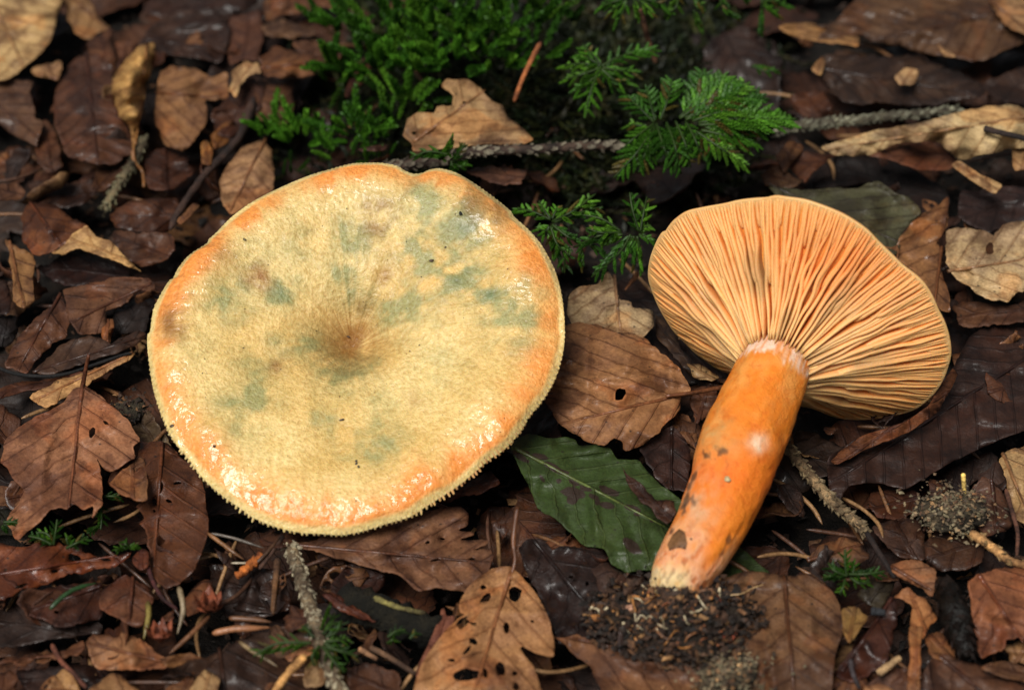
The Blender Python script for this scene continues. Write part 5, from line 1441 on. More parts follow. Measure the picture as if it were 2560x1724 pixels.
twig('B2', [(1140, 715), (1220, 770), (1300, 830), (1360, 870), (1480, 905)], [1.05, 1.05, 1.1, 1.1, 1.1], .10, 'yellowish peeling twig near the crumb heap', (176, 132, 82), 3, peg_col=(206, 168, 110))
twig('B2', [(1100, 395), (1104, 470), (1112, 560)], [1.5, 1.2, .9], .05, 'short straw yellow stick above the crumb heap', (208, 176, 96), name='dry_needle', cat='needle', lump=.05)
twig('B2', [(1330, 480), (1370, 620), (1395, 720), (1390, 840)], [1.1, 1.1, 1.05, 1.0], .05, 'brown leaf stalk beside the mouldy pale leaf', (92, 58, 42), name='stalk', cat='stalk', lump=.08)
twig('A7', [(660, 800), (900, 880), (1130, 960), (1370, 1050)], [.55, .6, .6, .55], .36, 'thick dark mossy stick between the two holed leaves', (22, 20, 12), 0, name='stick', cat='stick', lump=.35, taper=.9, mat=M_SOIL)
twig('A7', [(900, 790), (1020, 840), (1110, 870), (1260, 900)], [.95, .95, .95, .9], .06, 'thin greenish twig on top of the mossy stick', (108, 100, 54), lump=.25)
twig('A7', [(880, 1130), (1000, 1190), (1190, 1310)], [.9, .9, .85], .06, 'brown rod-like twig below the mossy stick', (92, 66, 46), lump=.15)
twig('A7', [(805, 1138), (860, 1170), (930, 1210)], [.95, .95, .85], .055, 'short pale-ended twig beside the foreground moss tuft', (140, 102, 72), lump=.1)
twig('A7', [(445, 1180), (340, 1290), (270, 1380), (210, 1470)], [1.3, 1.2, 1.1, 1.0], .085, 'fuzzy tan stalk beside the pale cream leaf piece', (190, 140, 82), name='stalk', cat='stalk', lump=.2)
twig('A7', [(255, 530), (245, 640), (235, 760), (225, 905)], [1.0, 1.0, .95, .9], .07, 'upright brown stick left of the pale scaly twig', (110, 76, 46), lump=.1)
twig('A7', [(290, 375), (240, 450), (190, 520), (130, 600)], [.9, .95, .9, .85], .06, 'dark thin stick under the lower left rim', (70, 46, 34), lump=.1)
twig('A7', [(150, 510), (90, 560), (20, 620), (-30, 650)], [.85, .9, .9, .85], .10, 'segmented orange catkin stalk in the litter', (168, 92, 34), name='catkin', cat='catkin', lump=.5)
twig('A6', [(280, 1320), (330, 1410), (400, 1480), (470, 1560)], [1.0, 1.05, 1.05, 1.0], .05, 'reddish brown leaf stalk in the foreground litter', (104, 58, 40), name='stalk', cat='stalk', lump=.08)
twig('A6', [(800, 900), (830, 985), (880, 1070), (960, 1130)], [1.2, 1.15, 1.1, 1.0], .045, 'wet dark red stalk below the dark mottled leaf', (62, 24, 22), name='stalk', cat='stalk', lump=.08)
twig('B8', [(410, 1290), (395, 1350), (375, 1400)], [1.75, 1.6, 1.4], .05, 'small dark splinter against the stem foot', (74, 40, 30), name='splinter', cat='splinter', lump=.1)
twig('B2', [(490, 1400), (500, 1470), (540, 1560)], [1.15, 1.1, 1.0], .05, 'bluish dark leaf stalk on the glossy maroon leaf', (60, 52, 54), name='stalk', cat='stalk', lump=.05)
twig('B2', [(640, 1480), (690, 1440), (760, 1388)], [1.2, 1.25, 1.3], .08, 'pale split wood chip on the glossy maroon leaf', (170, 138, 98), name='wood_chip', cat='chip', lump=.3)
twig('B2', [(600, 1140), (640, 1143), (680, 1150)], [1.15, 1.15, 1.15], .085, 'little blue-black seed on the maroon leaf tip', (34, 36, 40), name='seed', cat='seed', lump=.2)


def needle(crop, pts, zs, r, label, col, group=None, name='spruce_needle'):
    c = catmull(at_z(P(crop, pts), zs), 6)
    t = np.linspace(0, 1, len(c))
    v, f = tube(c, .66 * r * np.clip(np.minimum(t * 6 + .35, (1 - t) * 3 + .12), 0, 1), 6, .15, LEAFN[0])
    return add(name, v, f, M_NEEDLE, label=label, cat='needle', color=tuple(srgb(col) * .7) + (1,), group=group)


needle('A6', [(968, 1008), (985, 1080), (990, 1150), (960, 1265)], [1.35, 1.3, 1.2, 1.05], .085, 'greyish curved spruce needle among the bud scales', (168, 148, 116))
needle('A6', [(800, 1088), (805, 1150), (795, 1220), (778, 1292)], [1.25, 1.25, 1.2, 1.1], .085, 'yellow-green spruce needle on the oval brown leaf', (150, 132, 66))
needle('A6', [(1135, 1165), (1040, 1260), (980, 1315), (915, 1372)], [1.2, 1.2, 1.15, 1.1], .075, 'stout brown needle beside the red bud scales', (128, 84, 52))
needle('A6', [(1240, 1178), (1350, 1185), (1472, 1200)], [1.1, 1.1, 1.05], .08, 'long brown needle right of the red bud scales', (120, 80, 52))
needle('A6', [(1150, 1262), (1250, 1240), (1350, 1235), (1465, 1228)], [1.15, 1.2, 1.2, 1.1], .10, 'pinkish spindle-shaped bud scale in the foreground', (172, 116, 78), name='bud_scale')
needle('A6', [(1125, 718), (1200, 775), (1260, 820), (1322, 862)], [1.2, 1.15, 1.1, 1.0], .07, 'tan needle under the lower left rim of the broad cap', (140, 96, 58))
needle('A6', [(1140, 720), (1240, 740), (1340, 770), (1430, 800)], [1.05, 1.0, 1.0, .95], .05, 'wet grey needle crossing the tan one under the rim', (110, 100, 90))
needle('A6', [(1295, 1305), (1370, 1360), (1440, 1400), (1505, 1442)], [1.1, 1.1, 1.05, 1.0], .065, 'grey-tan needle lying on the big foreground leaf', (150, 126, 90))
needle('A6', [(270, 1130), (320, 1080), (390, 1030), (460, 1003), (522, 990)], [1.3, 1.35, 1.35, 1.3, 1.2], .075, 'fresh green spruce needle on the dark rusty leaf', (40, 74, 34))
needle('A6', [(1505, 880), (1495, 980), (1488, 1060), (1480, 1150)], [1.0, 1.0, 1.0, .95], .06, 'upright brown needle on the damp grey-brown leaf', (120, 82, 50))
needle('A6', [(1250, 880), (1340, 880), (1420, 870)], [.95, .95, .9], .035, 'thin pale fibre on the damp grey-brown leaf', (180, 166, 140))
needle('A6', [(1390, 880), (1450, 820), (1516, 740)], [.95, 1.0, 1.0], .06, 'dark brown needle pointing to the broad cap rim', (84, 58, 40))
# little red-brown spruce buds: a few pointed scales round a core
def bud(crop, c, z, label, n=9, s=.42, lean=(0, 0, 1)):
    base = at_z(P(crop, [c]), [z])[0]
    root = empty('spruce_bud', base, label=label, cat='bud')
    ax = np.array(lean, float)
    ax /= np.linalg.norm(ax)
    side = np.cross(ax, [.3, 1, .1])
    side /= np.linalg.norm(side)
    oth = np.cross(ax, side)
    rb = random.Random(int(c[0]))
    for i in range(n):
        a = i * 2.4
        d = math.cos(a) * side + math.sin(a) * oth
        sp = .25 + .5 * i / n
        tip = base + (ax * (1.0 - .35 * sp) + d * sp) * s * rb.uniform(.8, 1.15)
        md = base + (ax * .45 + d * (sp * .75)) * s
        tn = np.cross(ax, d)
        w = .10 * s / .42
        V = np.array([base + d * .02, md + tn * w, md - tn * w, md + d * .03, tip, md - d * .02])
        F = [(0, 1, 3), (0, 3, 2), (1, 4, 3), (3, 4, 2), (0, 5, 1), (0, 2, 5), (1, 5, 4), (5, 2, 4)]
        add('scale', V, F, M_NEEDLE, root, color=tuple(srgb((118, 62, 40)) * rb.uniform(.5, 1.2)) + (1,), smooth_=False)
    return root


bud('A6', (1135, 1150), 1.0, 'red-brown opened spruce bud near the grey needle', 12, .50, (.1, .2, 1))
bud('A6', (870, 1310), 1.0, 'spiky red-brown spruce bud beside the crumpled tan leaf', 11, .46, (0, .4, 1))

# loose needles scattered in the dark gaps
rn = random.Random(5)
nm = []
for q in range(4):
    c = catmull([(-.75, 0, 0), (-.25, .05 * q, .03), (.3, .06 * q, .02), (.75, 0, 0)], 4)
    t = np.linspace(0, 1, len(c))
    v, f = tube(c, .045 * np.clip(np.minimum(t * 6 + .3, (1 - t) * 5 + .2), 0, 1), 5)
    me = mesh_data('spruce_needle', v, f)
    me.materials.append(M_NEEDLE)
    nm.append(me)
for i in range(120):
    pxp = (rn.uniform(0, 2560), rn.uniform(900, 1724)) if i % 3 else (rn.uniform(0, 2560), rn.uniform(100, 900))
    z = rn.uniform(.2, .75)
    p = at_z([pxp], [z])[0]
    nc = rn.choice((((110, 76, 48), 'brown'), ((76, 50, 36), 'dark brown'), ((140, 106, 70), 'tan')))
    o = link('spruce_needle', nm[i % 4], p, label='thin %s spruce needle lying loose %s' % (nc[1], mark(p)), cat='needle', group='loose needles in the litter', color=tuple(srgb(nc[0])) + (1,))
    o.rotation_euler = (rn.uniform(-.3, .3), rn.uniform(-.3, .3), rn.uniform(0, 6.28))


# ------------------------------------------------------------------ crumbs of humus in the gaps
def crumbs(n, place, seed, size=(.04, .16), flat=.5):
    r = np.random.RandomState(seed)
    V, F, Cc = [], [], []
    pal = [srgb(c) for c in ((44, 32, 24), (70, 48, 34), (30, 24, 20), (104, 72, 46), (58, 44, 36), (140, 104, 66))]
    pr = np.array([.3, .25, .22, .1, .1, .03])
    for i in range(n):
        p = place(r)
        s = r.uniform(*size)
        q = np.array([[-1, -.6, 0], [1, -.7, .1], [.9, .7, 0], [-.8, .8, -.1], [0, 0, .9]]) * r.uniform(.5, 1.3, (5, 3)) * np.array([1, r.uniform(.3, 1), flat]) * s
        a, b = r.uniform(0, 6.28), r.uniform(-.8, .8)
        R = np.array(Matrix.Rotation(a, 3, 'Z') @ Matrix.Rotation(b, 3, 'X'))
        k = len(V)
        V += list((R @ q.T).T + p)
        F += [(k, k + 1, k + 4), (k + 1, k + 2, k + 4), (k + 2, k + 3, k + 4), (k + 3, k, k + 4), (k + 3, k + 2, k + 1, k)]
        Cc += [pal[r.choice(6, p=pr / pr.sum())] * r.uniform(.7, 1.3)] * 5
    return np.array(V), F, np.array(Cc)


def scatter_px(r):
    p = at_z([(r.uniform(-100, 2660), r.uniform(-50, 1800))], [-.4])[0]
    p[2] = ground_z(p[0], p[1]) + r.uniform(.0, .55)
    return p


v, f, c = crumbs(5500, scatter_px, 4)
add('humus_crumbs', v, f, M_CRUMB, col=c, label='fine dark crumbs of humus between the leaves', cat='humus', kind='stuff', smooth_=False)

# ------------------------------------------------------------------ soil clump torn out with the stem foot
def soil_clump():
    root = empty('soil_clump', at_z([(1660, 1560)], [.3])[0], label='dark crumbly soil clump with rootlets hanging on the foot of the orange stem', cat='soil')
    cen = at_z([(1684, 1556)], [.95])[0]
    n, m = 40, 22
    U, W = np.meshgrid(np.linspace(0, 2 * np.pi, n, endpoint=False), np.linspace(.02, np.pi - .02, m), indexing='ij')
    d = np.stack([np.cos(U) * np.sin(W), np.sin(U) * np.sin(W), np.cos(W)], -1)
    k = 1 + .42 * fbm(d[..., 0] * 2.2, d[..., 1] * 2.2, d[..., 2] * 2.2, 91, 3) + .10 * fbm(d[..., 0] * 8, d[..., 1] * 8, d[..., 2] * 8, 92, 2)
    ax = np.array([1.2, .80, .62])
    v = (cen + d * ax * k[..., None]).reshape(-1, 3)
    lumps = [v]
    add('soil_body', v, grid_faces(n, m, True), M_SOIL, root, color=(.035, .024, .016, 1))
    surf = v[(d.reshape(-1, 3) @ TOW) > -.25]

    def pl(r):
        if r.rand() < .16:                           # scattered off the clump onto the leaves around it
            a_, d_ = r.uniform(0, 6.28), r.uniform(.9, 1.5)
            return cen + np.array([math.cos(a_) * ax[0] * d_, math.sin(a_) * ax[1] * d_, r.uniform(-.1, .35)])
        q = surf[r.randint(len(surf))] + r.normal(0, .10, 3)
        return q
    cv, cf, cc = crumbs(5000, pl, 8, (.025, .11), .9)
    add('soil_crumbs', cv, cf, M_CRUMB, root, col=cc, kind='stuff', smooth_=False)

    def near(p):
        return surf[np.argmin(((project(surf) - np.array(p)) ** 2).sum(1))]
    # rootlets
    rr = random.Random(3)
    spec = [((1773, 1455), (1735, 1470), (1728, 1505), (1732, 1525), (216, 150, 70), .022), ((1818, 1484), (1850, 1484), (1880, 1470), (1908, 1460), (170, 140, 96), .018)]
    for _ in range(80):
        q = surf[rr.randrange(len(surf))]
        a = project(q[None])[0]
        dx, dy = rr.uniform(-60, 60), rr.uniform(-50, 50)
        spec.append(((a[0], a[1]), (a[0] + dx * .4 + rr.uniform(-12, 12), a[1] + dy * .3), (a[0] + dx * .8, a[1] + dy * .7 + rr.uniform(-12, 12)), (a[0] + dx, a[1] + dy), rr.choice(((190, 130, 70), (206, 190, 156), (120, 80, 50), (160, 96, 60))), rr.uniform(.014, .03)))
    for s in spec:
        pts = np.array([near(q) for q in s[:4]]) + TOW * .07 + np.array([[rr.uniform(-.05, .05), rr.uniform(-.05, .05), rr.uniform(0, .22)] for _ in range(4)])
        if s[0] == (1818, 1484):
            pts = np.array([near(s[0]), *at_z(s[1:4], [1.35, 1.35, 1.3])])
        c = catmull(pts, 5)
        tv, tf = tube(c, np.linspace(s[5], s[5] * .5, len(c)), 5)
        add('rootlet', tv, tf, M_NEEDLE, root, color=tuple(srgb(s[4])) + (1,))

    # chips stuck in the clump
    def chip(poly, col, name='chip', lift=.14):
        p = np.array([near(q) for q in poly]) + TOW * lift + RIGHT * 0
        pp = at_plane(np.array(poly, float), p.mean(0), TOW * .8 + np.array([0, 0, .4]))
        n_ = len(pp)
        mid = pp.mean(0) + TOW * .05
        vv = np.concatenate([pp, [mid], pp - TOW * .06])
        ff = [(i, (i + 1) % n_, n_) for i in range(n_)] + [((i + 1) % n_, i, n_ + 1 + i, n_ + 1 + (i + 1) % n_) for i in range(n_)] + [tuple(n_ + 1 + i for i in range(n_))]
        add(name, vv, ff, M_BARK, root, color=tuple(srgb(col)) + (1,), smooth_=False)
    chip([(1536, 1540), (1560, 1515), (1585, 1508), (1597, 1532), (1575, 1555), (1545, 1565)], (176, 132, 108), 'leaf_chip')
    chip([(1789, 1475), (1798, 1490), (1820, 1540), (1842, 1585), (1826, 1605), (1806, 1600), (1800, 1540)], (150, 74, 52), 'bark_chip', .2)
    chip([(1800, 1560), (1815, 1570), (1828, 1600), (1812, 1602)], (196, 120, 66), 'wood_chip', .3)
    chip([(1570, 1480), (1600, 1490), (1628, 1510), (1622, 1520), (1590, 1505)], (110, 76, 56), 'twig_chip', .12)
    chip([(1620, 1540), (1632, 1520), (1612, 1600), (1602, 1605)], (128, 96, 66), 'twig_chip', .12)
    chip([(1735, 1420), (1765, 1408), (1792, 1430), (1800, 1455), (1760, 1450), (1738, 1440)], (34, 22, 18), 'bark_chip', .12)
    chip([(1477, 1537), (1498, 1535), (1500, 1552), (1485, 1552)], (150, 98, 50), 'leaf_chip', .1)
    return root


soil_clump()

# crumb heap at the right, and lumpy bits near the lower edge
def heap(crop, c, z, ax, label, seed, n=900, light=False, name='crumb_heap'):
    cen = at_z(P(crop, [c]), [z])[0]
    root = empty(name, cen - np.array([0, 0, ax[2]]), label=label, cat='debris')
    N, M_ = 22, 14
    U, W = np.meshgrid(np.linspace(0, 2 * np.pi, N, endpoint=False), np.linspace(.02, np.pi - .02, M_), indexing='ij')
    d = np.stack([np.cos(U) * np.sin(W), np.sin(U) * np.sin(W), np.cos(W)], -1)
    k = 1 + .3 * fbm(d[..., 0] * 2.4 + seed, d[..., 1] * 2.4, d[..., 2] * 2.4, seed, 3)
    v = (cen + d * np.array(ax) * k[..., None]).reshape(-1, 3)
    add('core', v, grid_faces(N, M_, True), M_SOIL, root, color=(.05, .04, .025, 1))
    up_ = v[d.reshape(-1, 3)[:, 2] > -.2]
    cv, cf, cc = crumbs(n, lambda r: up_[r.randint(len(up_))] + r.normal(0, .05, 3) + (np.array([r.normal(0, .35), r.normal(0, .3), 0]) if r.rand() < .3 else 0), seed, (.02, .065), .9)
    if light:
        cc = cc * 1.5 + np.array([.06, .052, .03]) * np.random.RandomState(seed).choice([.2, 1, 2.2, 3.2], (len(cc) // 5,)).repeat(5)[:, None]
    add('crumbs', cv, cf, M_CRUMB, root, col=cc, kind='stuff', smooth_=False)


heap('B2', (1040, 620), .95, (.62, .5, .3), 'heap of pale and dark crumbs with a straw stick behind it', 12, light=True)
heap('B1', (1240, 1500), 1.05, (.42, .38, .3), 'greenish lichen-crusted knob in the foreground below the soil clump', 14, 700, True, 'lichen_knob')
heap('B1', (1385, 1440), 1.1, (.22, .35, .22), 'tan crumpled bract beside the lichen-crusted knob', 15, 120, True, 'bract')
heap('A6', (700, 60), .7, (.34, .3, .2), 'dark crumbly lump under the left rim of the broad cap', 16, 160)


def cone():
    pts = at_z(P('B2', [(990, 985), (1030, 1080), (1065, 1190), (1100, 1300), (1125, 1392)]), [1.1, 1.15, 1.15, 1.1, 1.0])
    c = catmull(pts, 6)
    root = empty('rotten_cone', c.mean(0) - np.array([0, 0, .4]), label='wet black rotten cone between two brown leaves', cat='cone')
    t = np.linspace(0, 1, len(c))
    R = .30 * np.sin(np.pi * np.clip(t * .85 + .12, 0, 1)) ** .6
    v, f = tube(c, R, 14, .15, 5)
    add('core', v, f, M_BLACK, root, color=(.006, .005, .004, 1))
    tt, s, u = frames(c)
    rc = random.Random(9)
    for i in range(70):
        q = i / 70 * (len(c) - 1)
        a = min(int(q), len(c) - 1)
        ang = i * 2.4
        out = math.cos(ang) * s[a] + math.sin(ang) * u[a]
        sd = np.cross(tt[a], out)
        b = c[a] + out * R[a] * .85
        l, w = rc.uniform(.14, .22), rc.uniform(.09, .14)
        V = np.array([b - tt[a] * l * .6, b + sd * w, b - sd * w, b + tt[a] * l + out * .07, b + out * .06 + tt[a] * l * .2, b - out * .04])
        F = [(0, 1, 4), (0, 4, 2), (1, 3, 4), (4, 3, 2), (0, 5, 1), (0, 2, 5), (1, 5, 3), (5, 2, 3)]
        add('cone_scale', V, F, M_BLACK, root, color=tuple(np.array((.010, .007, .006)) * rc.uniform(.4, 1.8)) + (1,), smooth_=False)


cone()

# ------------------------------------------------------------------ little bits lying on the mushrooms
def speck(p3, size, label, col, seed, elong=1.6, group=None, name='speck', cat='speck'):
    r = np.random.RandomState(seed)
    n, m = 8, 6
    U, W = np.meshgrid(np.linspace(0, 2 * np.pi, n, endpoint=False), np.linspace(.05, np.pi - .05, m), indexing='ij')
    d = np.stack([np.cos(U) * np.sin(W) * elong, np.sin(U) * np.sin(W), np.cos(W) * .7], -1).reshape(-1, 3)
    d *= (1 + .25 * r.uniform(-1, 1, (len(d), 1)))
    a = r.uniform(0, 6.28)
    R = np.array(Matrix.Rotation(a, 3, 'Z'))
    v = p3 + (R @ (d * size).T).T
    add(name, v, grid_faces(n, m, True), M_NEEDLE, label=label, cat=cat, color=tuple(srgb(col)) + (1,), group=group)


speck(on_cap((1152, 534)) + TOW * .03, .034, 'black oval dropping near the upper right rim of the cap', (24, 24, 20), 1, 1.9, name='dropping', cat='dropping')
speck(on_cap((1078, 651)) + TOW * .03, .034, 'brown elongated dropping on the right half of the cap', (70, 50, 36), 2, 1.7, name='dropping', cat='dropping')
for q, (x, y) in enumerate(((890, 1151), (893, 1158), (895, 1166))):
    speck(on_cap((x, y)) + TOW * .02, .026, 'dark jointed dropping on the lower middle of the cap', (44, 34, 22), 30 + q, 1.2, 'jointed dropping pieces', 'dropping', 'dropping')
speck(on_cap((855, 1047)) + TOW * .02, .022, 'thin dark splinter below the centre of the cap', (52, 36, 24), 4, 2.6, name='splinter', cat='splinter')
speck(on_cap((536, 1113)) + TOW * .02, .030, 'round black speck at the lower left of the cap', (36, 26, 22), 5, 1.1)
speck(on_cap((612, 597)) + TOW * .02, .026, 'olive speck at the upper left of the cap', (96, 84, 50), 6, 1.7)
speck(on_cap((1113, 618)) + TOW * .02, .020, 'small brown speck above the elongated dropping', (70, 48, 36), 7, 1.4)
speck(on_cap((429, 1061)) + TOW * .02, .034, 'dirt crumb on the left rim of the cap', (60, 40, 26), 8, 1.6)
speck(on_cap((871, 841)) + TOW * .03, .022, 'dark crumb in the central pit of the cap', (60, 40, 26), 9, 2.0)
r9 = random.Random(77)
for i in range(46):
    a, rr = r9.uniform(0, 6.28), math.sqrt(r9.random()) * 430
    speck(on_cap((891 + math.cos(a) * rr * 1.06, 872 + math.sin(a) * rr * .95)) + TOW * .008, r9.uniform(.007, .014), 'tiny dark grain of dirt on the cap skin', (54, 38, 26), 100 + i, 1.3, 'dirt grains on the cap', 'dirt_grain', 'grain')
speck(on_stem((1818, 1195)) + TOW * .03, .065, 'broken snail-shell crumb stuck on the orange stem', (190, 172, 128), 10, 1.2, name='shell_crumb', cat='shell')
speck(on_stem((1727, 1346)) + TOW * .02, .022, 'round dark grain on the stem foot', (44, 30, 24), 11, 1.0, name='dirt_grain', cat='grain')


def stem_flake():
    poly = [(1668, 1360), (1682, 1335), (1698, 1318), (1712, 1330), (1718, 1355), (1712, 1372), (1700, 1366), (1686, 1368), (1672, 1376)]
    p = np.array([on_stem(q) for q in poly]) + TOW * .05
    mid = p.mean(0) + TOW * .09
    n = len(p)
    v = np.concatenate([p, [mid], p - TOW * .05])
    f = [(i, (i + 1) % n, n) for i in range(n)] + [((i + 1) % n, i, n + 1 + i, n + 1 + (i + 1) % n) for i in range(n)]
    add('bark_flake', v, f, M_NEEDLE, label='brown bark flake stuck to the lower stem', cat='flake', color=tuple(srgb((112, 78, 48))) + (1,), smooth_=False)


stem_flake()

# ------------------------------------------------------------------ moss
def moss_shoot(seed, n=46, blunt=False, fat=1.0):
    """a side branch one unit long along +X, covered with small overlapping leaves"""
    r = random.Random(seed)
    V, F = [], []
    droop = r.uniform(.05, .16)
    for i in range(n):
        t = (i + .5) / n
        p = np.array([t * .93, .03 * math.sin(3 * t + seed), -droop * t * t])
        a = i * 2.4 + r.uniform(-.25, .25)
        out = np.array([0, math.cos(a), math.sin(a)])
        env = (1 - t ** 3 * (.35 if blunt else .72)) * (.55 + .45 * min(1, t * 5))
        l = (.20 if blunt else .21) * fat * env * r.uniform(.85, 1.15)
        w = (.075 if blunt else .066) * fat * env
        sp = .55 if blunt else .42
        d = np.array([.80, 0, 0]) + out * sp
        d /= np.linalg.norm(d)
        sd = np.cross(d, out)
        sd /= np.linalg.norm(sd) + 1e-9
        up = np.cross(sd, d)
        k = len(V)
        V += [p, p + d * l * .45 + sd * w + up * .012, p + d * l * .45 - sd * w + up * .012, p + d * l * .45 - up * .006, p + d * l + (up * .01 if not blunt else 0)]
        F += [(k, k + 1, k + 3), (k, k + 3, k + 2), (k + 1, k + 4, k + 3), (k + 3, k + 4, k + 2)]
    # tip bud
    k = len(V)
    e = np.array([.93, .03 * math.sin(3 + seed), -droop])
    V += [e - np.array([.06, 0, 0]), e + np.array([0, .03 * fat, .01]), e + np.array([0, -.03 * fat, .01]), e + np.array([.07, 0, -.01])]
    F += [(k, k + 1, k + 3), (k, k + 3, k + 2), (k, k + 2, k + 1)]
    return np.array(V), F


SHOOTS = []
for i in range(6):
    v_, f_ = moss_shoot(40 + i, 44, False, 1.15)
    me = mesh_data('branchlet', v_ * 1.0, f_)
    me.materials.append(M_MOSS)
    SHOOTS.append(me)
BLUNT = []
for i in range(5):
    v_, f_ = moss_shoot(60 + i, 34, True, 1.25)
    me = mesh_data('shoot', v_, f_)
    me.materials.append(M_MOSS)
    BLUNT.append(me)
SRAW = [moss_shoot(80 + i, 16, False, 1.5) for i in range(4)]


def orient(o, a, b, parent, wid=1.0, roll=0.0):
    """lay a unit shoot from a to b (cm)"""
    d = b - a
    L = np.linalg.norm(d)
    x = Vector(d / L)
    z = Vector((0, 0, 1))
    if abs(x.z) > .95:
        z = Vector((0, 1, 0))
    y = z.cross(x).normalized()
    z = x.cross(y)
    R = Matrix((x, y, z)).transposed().to_4x4() @ Matrix.Rotation(roll, 4, 'X')
    S = Matrix.Diagonal((L, wid, wid, 1))
    o.parent = parent
    o.matrix_local = Matrix.Translation(Vector((a - ORIG[parent.name]) * CM)) @ R @ S


MOSSG = [(72, 118, 30), (60, 104, 26), (86, 130, 36), (50, 90, 24)]


def frond(crop, root_px, root_z, spines, label, side=True, bright=1.0, wid=1.0, group=None, dens=1.0):
    """feathery moss frond: several spines, each with rows of side branchlets"""
    LEAFN[0] += 1
    r = random.Random(LEAFN[0])
    base = at_z(P(crop, [root_px]), [root_z])[0]
    root = empty('moss_frond', base, label=label, cat='moss', group=group)
    for sp in spines:
        pts = at_z(P(crop, [q[:2] for q in sp]), [q[2] for q in sp])
        c = catmull(pts, 6)
        Ls = np.concatenate([[0], np.cumsum(np.linalg.norm(np.diff(c, axis=0), axis=1))])
        L = Ls[-1]
        v, f = tube(c, np.linspace(.035, .02, len(c)), 5)
        br = add('branch', v, f, M_MOSS, root, color=tuple(srgb((46, 66, 24))) + (1,))
        col = srgb(r.choice(MOSSG)) * bright
        # the spine itself is leafy
        nseg = max(1, int(L / .7))
        for i in range(nseg):
            t0, t1 = i / nseg, min(1, (i + 1.25) / nseg)
            a = np.array([np.interp(t0 * L, Ls, c[:, k]) for k in range(3)])
            b = np.array([np.interp(t1 * L, Ls, c[:, k]) for k in range(3)])
            if np.linalg.norm(b - a) < .05:
                continue
            o = bpy.data.objects.new('branchlet', r.choice(SHOOTS))
            COL.objects.link(o)
            orient(o, a, b, br, .62 * wid, r.uniform(0, 6))
            o.color = tuple(col * r.uniform(.85, 1.2)) + (1,)
        if not side:
            continue
        n = max(6, int(L / .085 * dens))
        t_, s_, u_ = frames(c)
        for i in range(n):
            t = .10 + .82 * i / n
            a = np.array([np.interp(t * L, Ls, c[:, k]) for k in range(3)])
            k = min(int(t * (len(c) - 1)), len(c) - 1)
            sg = 1 if i % 2 else -1
            ln = min(.62, .26 * L) * (math.sin(math.pi * (t * .72 + .22)) ** .8) * r.uniform(.8, 1.15) + .09
            d = t_[k] * .85 + s_[k] * sg * .85 + np.array([0, 0, r.uniform(-.18, .06)])
            d /= np.linalg.norm(d)
            o = bpy.data.objects.new('branchlet', r.choice(SHOOTS))
            COL.objects.link(o)
            orient(o, a, a + d * ln, br, min(.7, ln * .5 + .22) * wid, r.uniform(0, 6))
            o.color = tuple((col if r.random() > .14 else srgb((104, 92, 40)) * .7) * r.uniform(.55, 1.45)) + (1,)
    return root


# the two fronds in the middle of the picture
frond('A3', (640, 520), 3.4, [[(640, 520, 3.5), (560, 700, 3.4), (510, 930, 2.9)], [(640, 520, 3.5), (800, 440, 3.6), (1085, 372, 3.5)], [(650, 530, 3.5), (800, 560, 3.4), (950, 580, 3.1)], [(640, 540, 3.5), (760, 640, 3.3), (890, 640, 3.0)], [(640, 540, 3.5), (700, 650, 3.3), (790, 715, 3.0)], [(640, 520, 3.5), (480, 500, 3.5), (300, 520, 3.2)], [(640, 530, 3.5), (470, 590, 3.4), (325, 635, 3.1)], [(630, 560, 3.5), (500, 680, 3.3), (390, 740, 3.0)], [(640, 510, 3.5), (560, 420, 3.6), (490, 345, 3.5)], [(640, 520, 3.5), (540, 460, 3.6), (430, 420, 3.4)]],
      'star-shaped green moss frond standing above the dark moss', wid=1.0, dens=.55)
frond('A3', (1050, 970), 3.0, [[(1050, 970, 3.1), (900, 1080, 3.1), (810, 1165, 2.9)], [(1050, 980, 3.1), (930, 1180, 3.0), (735, 1395, 2.5)], [(1060, 990, 3.1), (990, 1180, 3.0), (925, 1360, 2.5)], [(1060, 980, 3.1), (1040, 1130, 3.0), (1020, 1280, 2.6)], [(1070, 970, 3.2), (1130, 1160, 3.1), (1205, 1335, 2.6)], [(1150, 960, 3.2), (1220, 1160, 3.1), (1262, 1362, 2.5)], [(1220, 950, 3.3), (1300, 1140, 3.1), (1335, 1312, 2.6)], [(1300, 950, 3.3), (1380, 1110, 3.2), (1425, 1255, 2.8)], [(1050, 960, 3.1), (940, 850, 3.3), (825, 740, 3.2)], [(1060, 950, 3.1), (1020, 800, 3.3), (980, 670, 3.3)], [(1100, 940, 3.2), (1160, 780, 3.5), (1200, 605, 3.5)], [(1000, 1000, 3.0), (900, 980, 3.0), (830, 985, 2.8)]],
      'broad feathery moss frond with many drooping branches left part', wid=1.05, dens=.8)
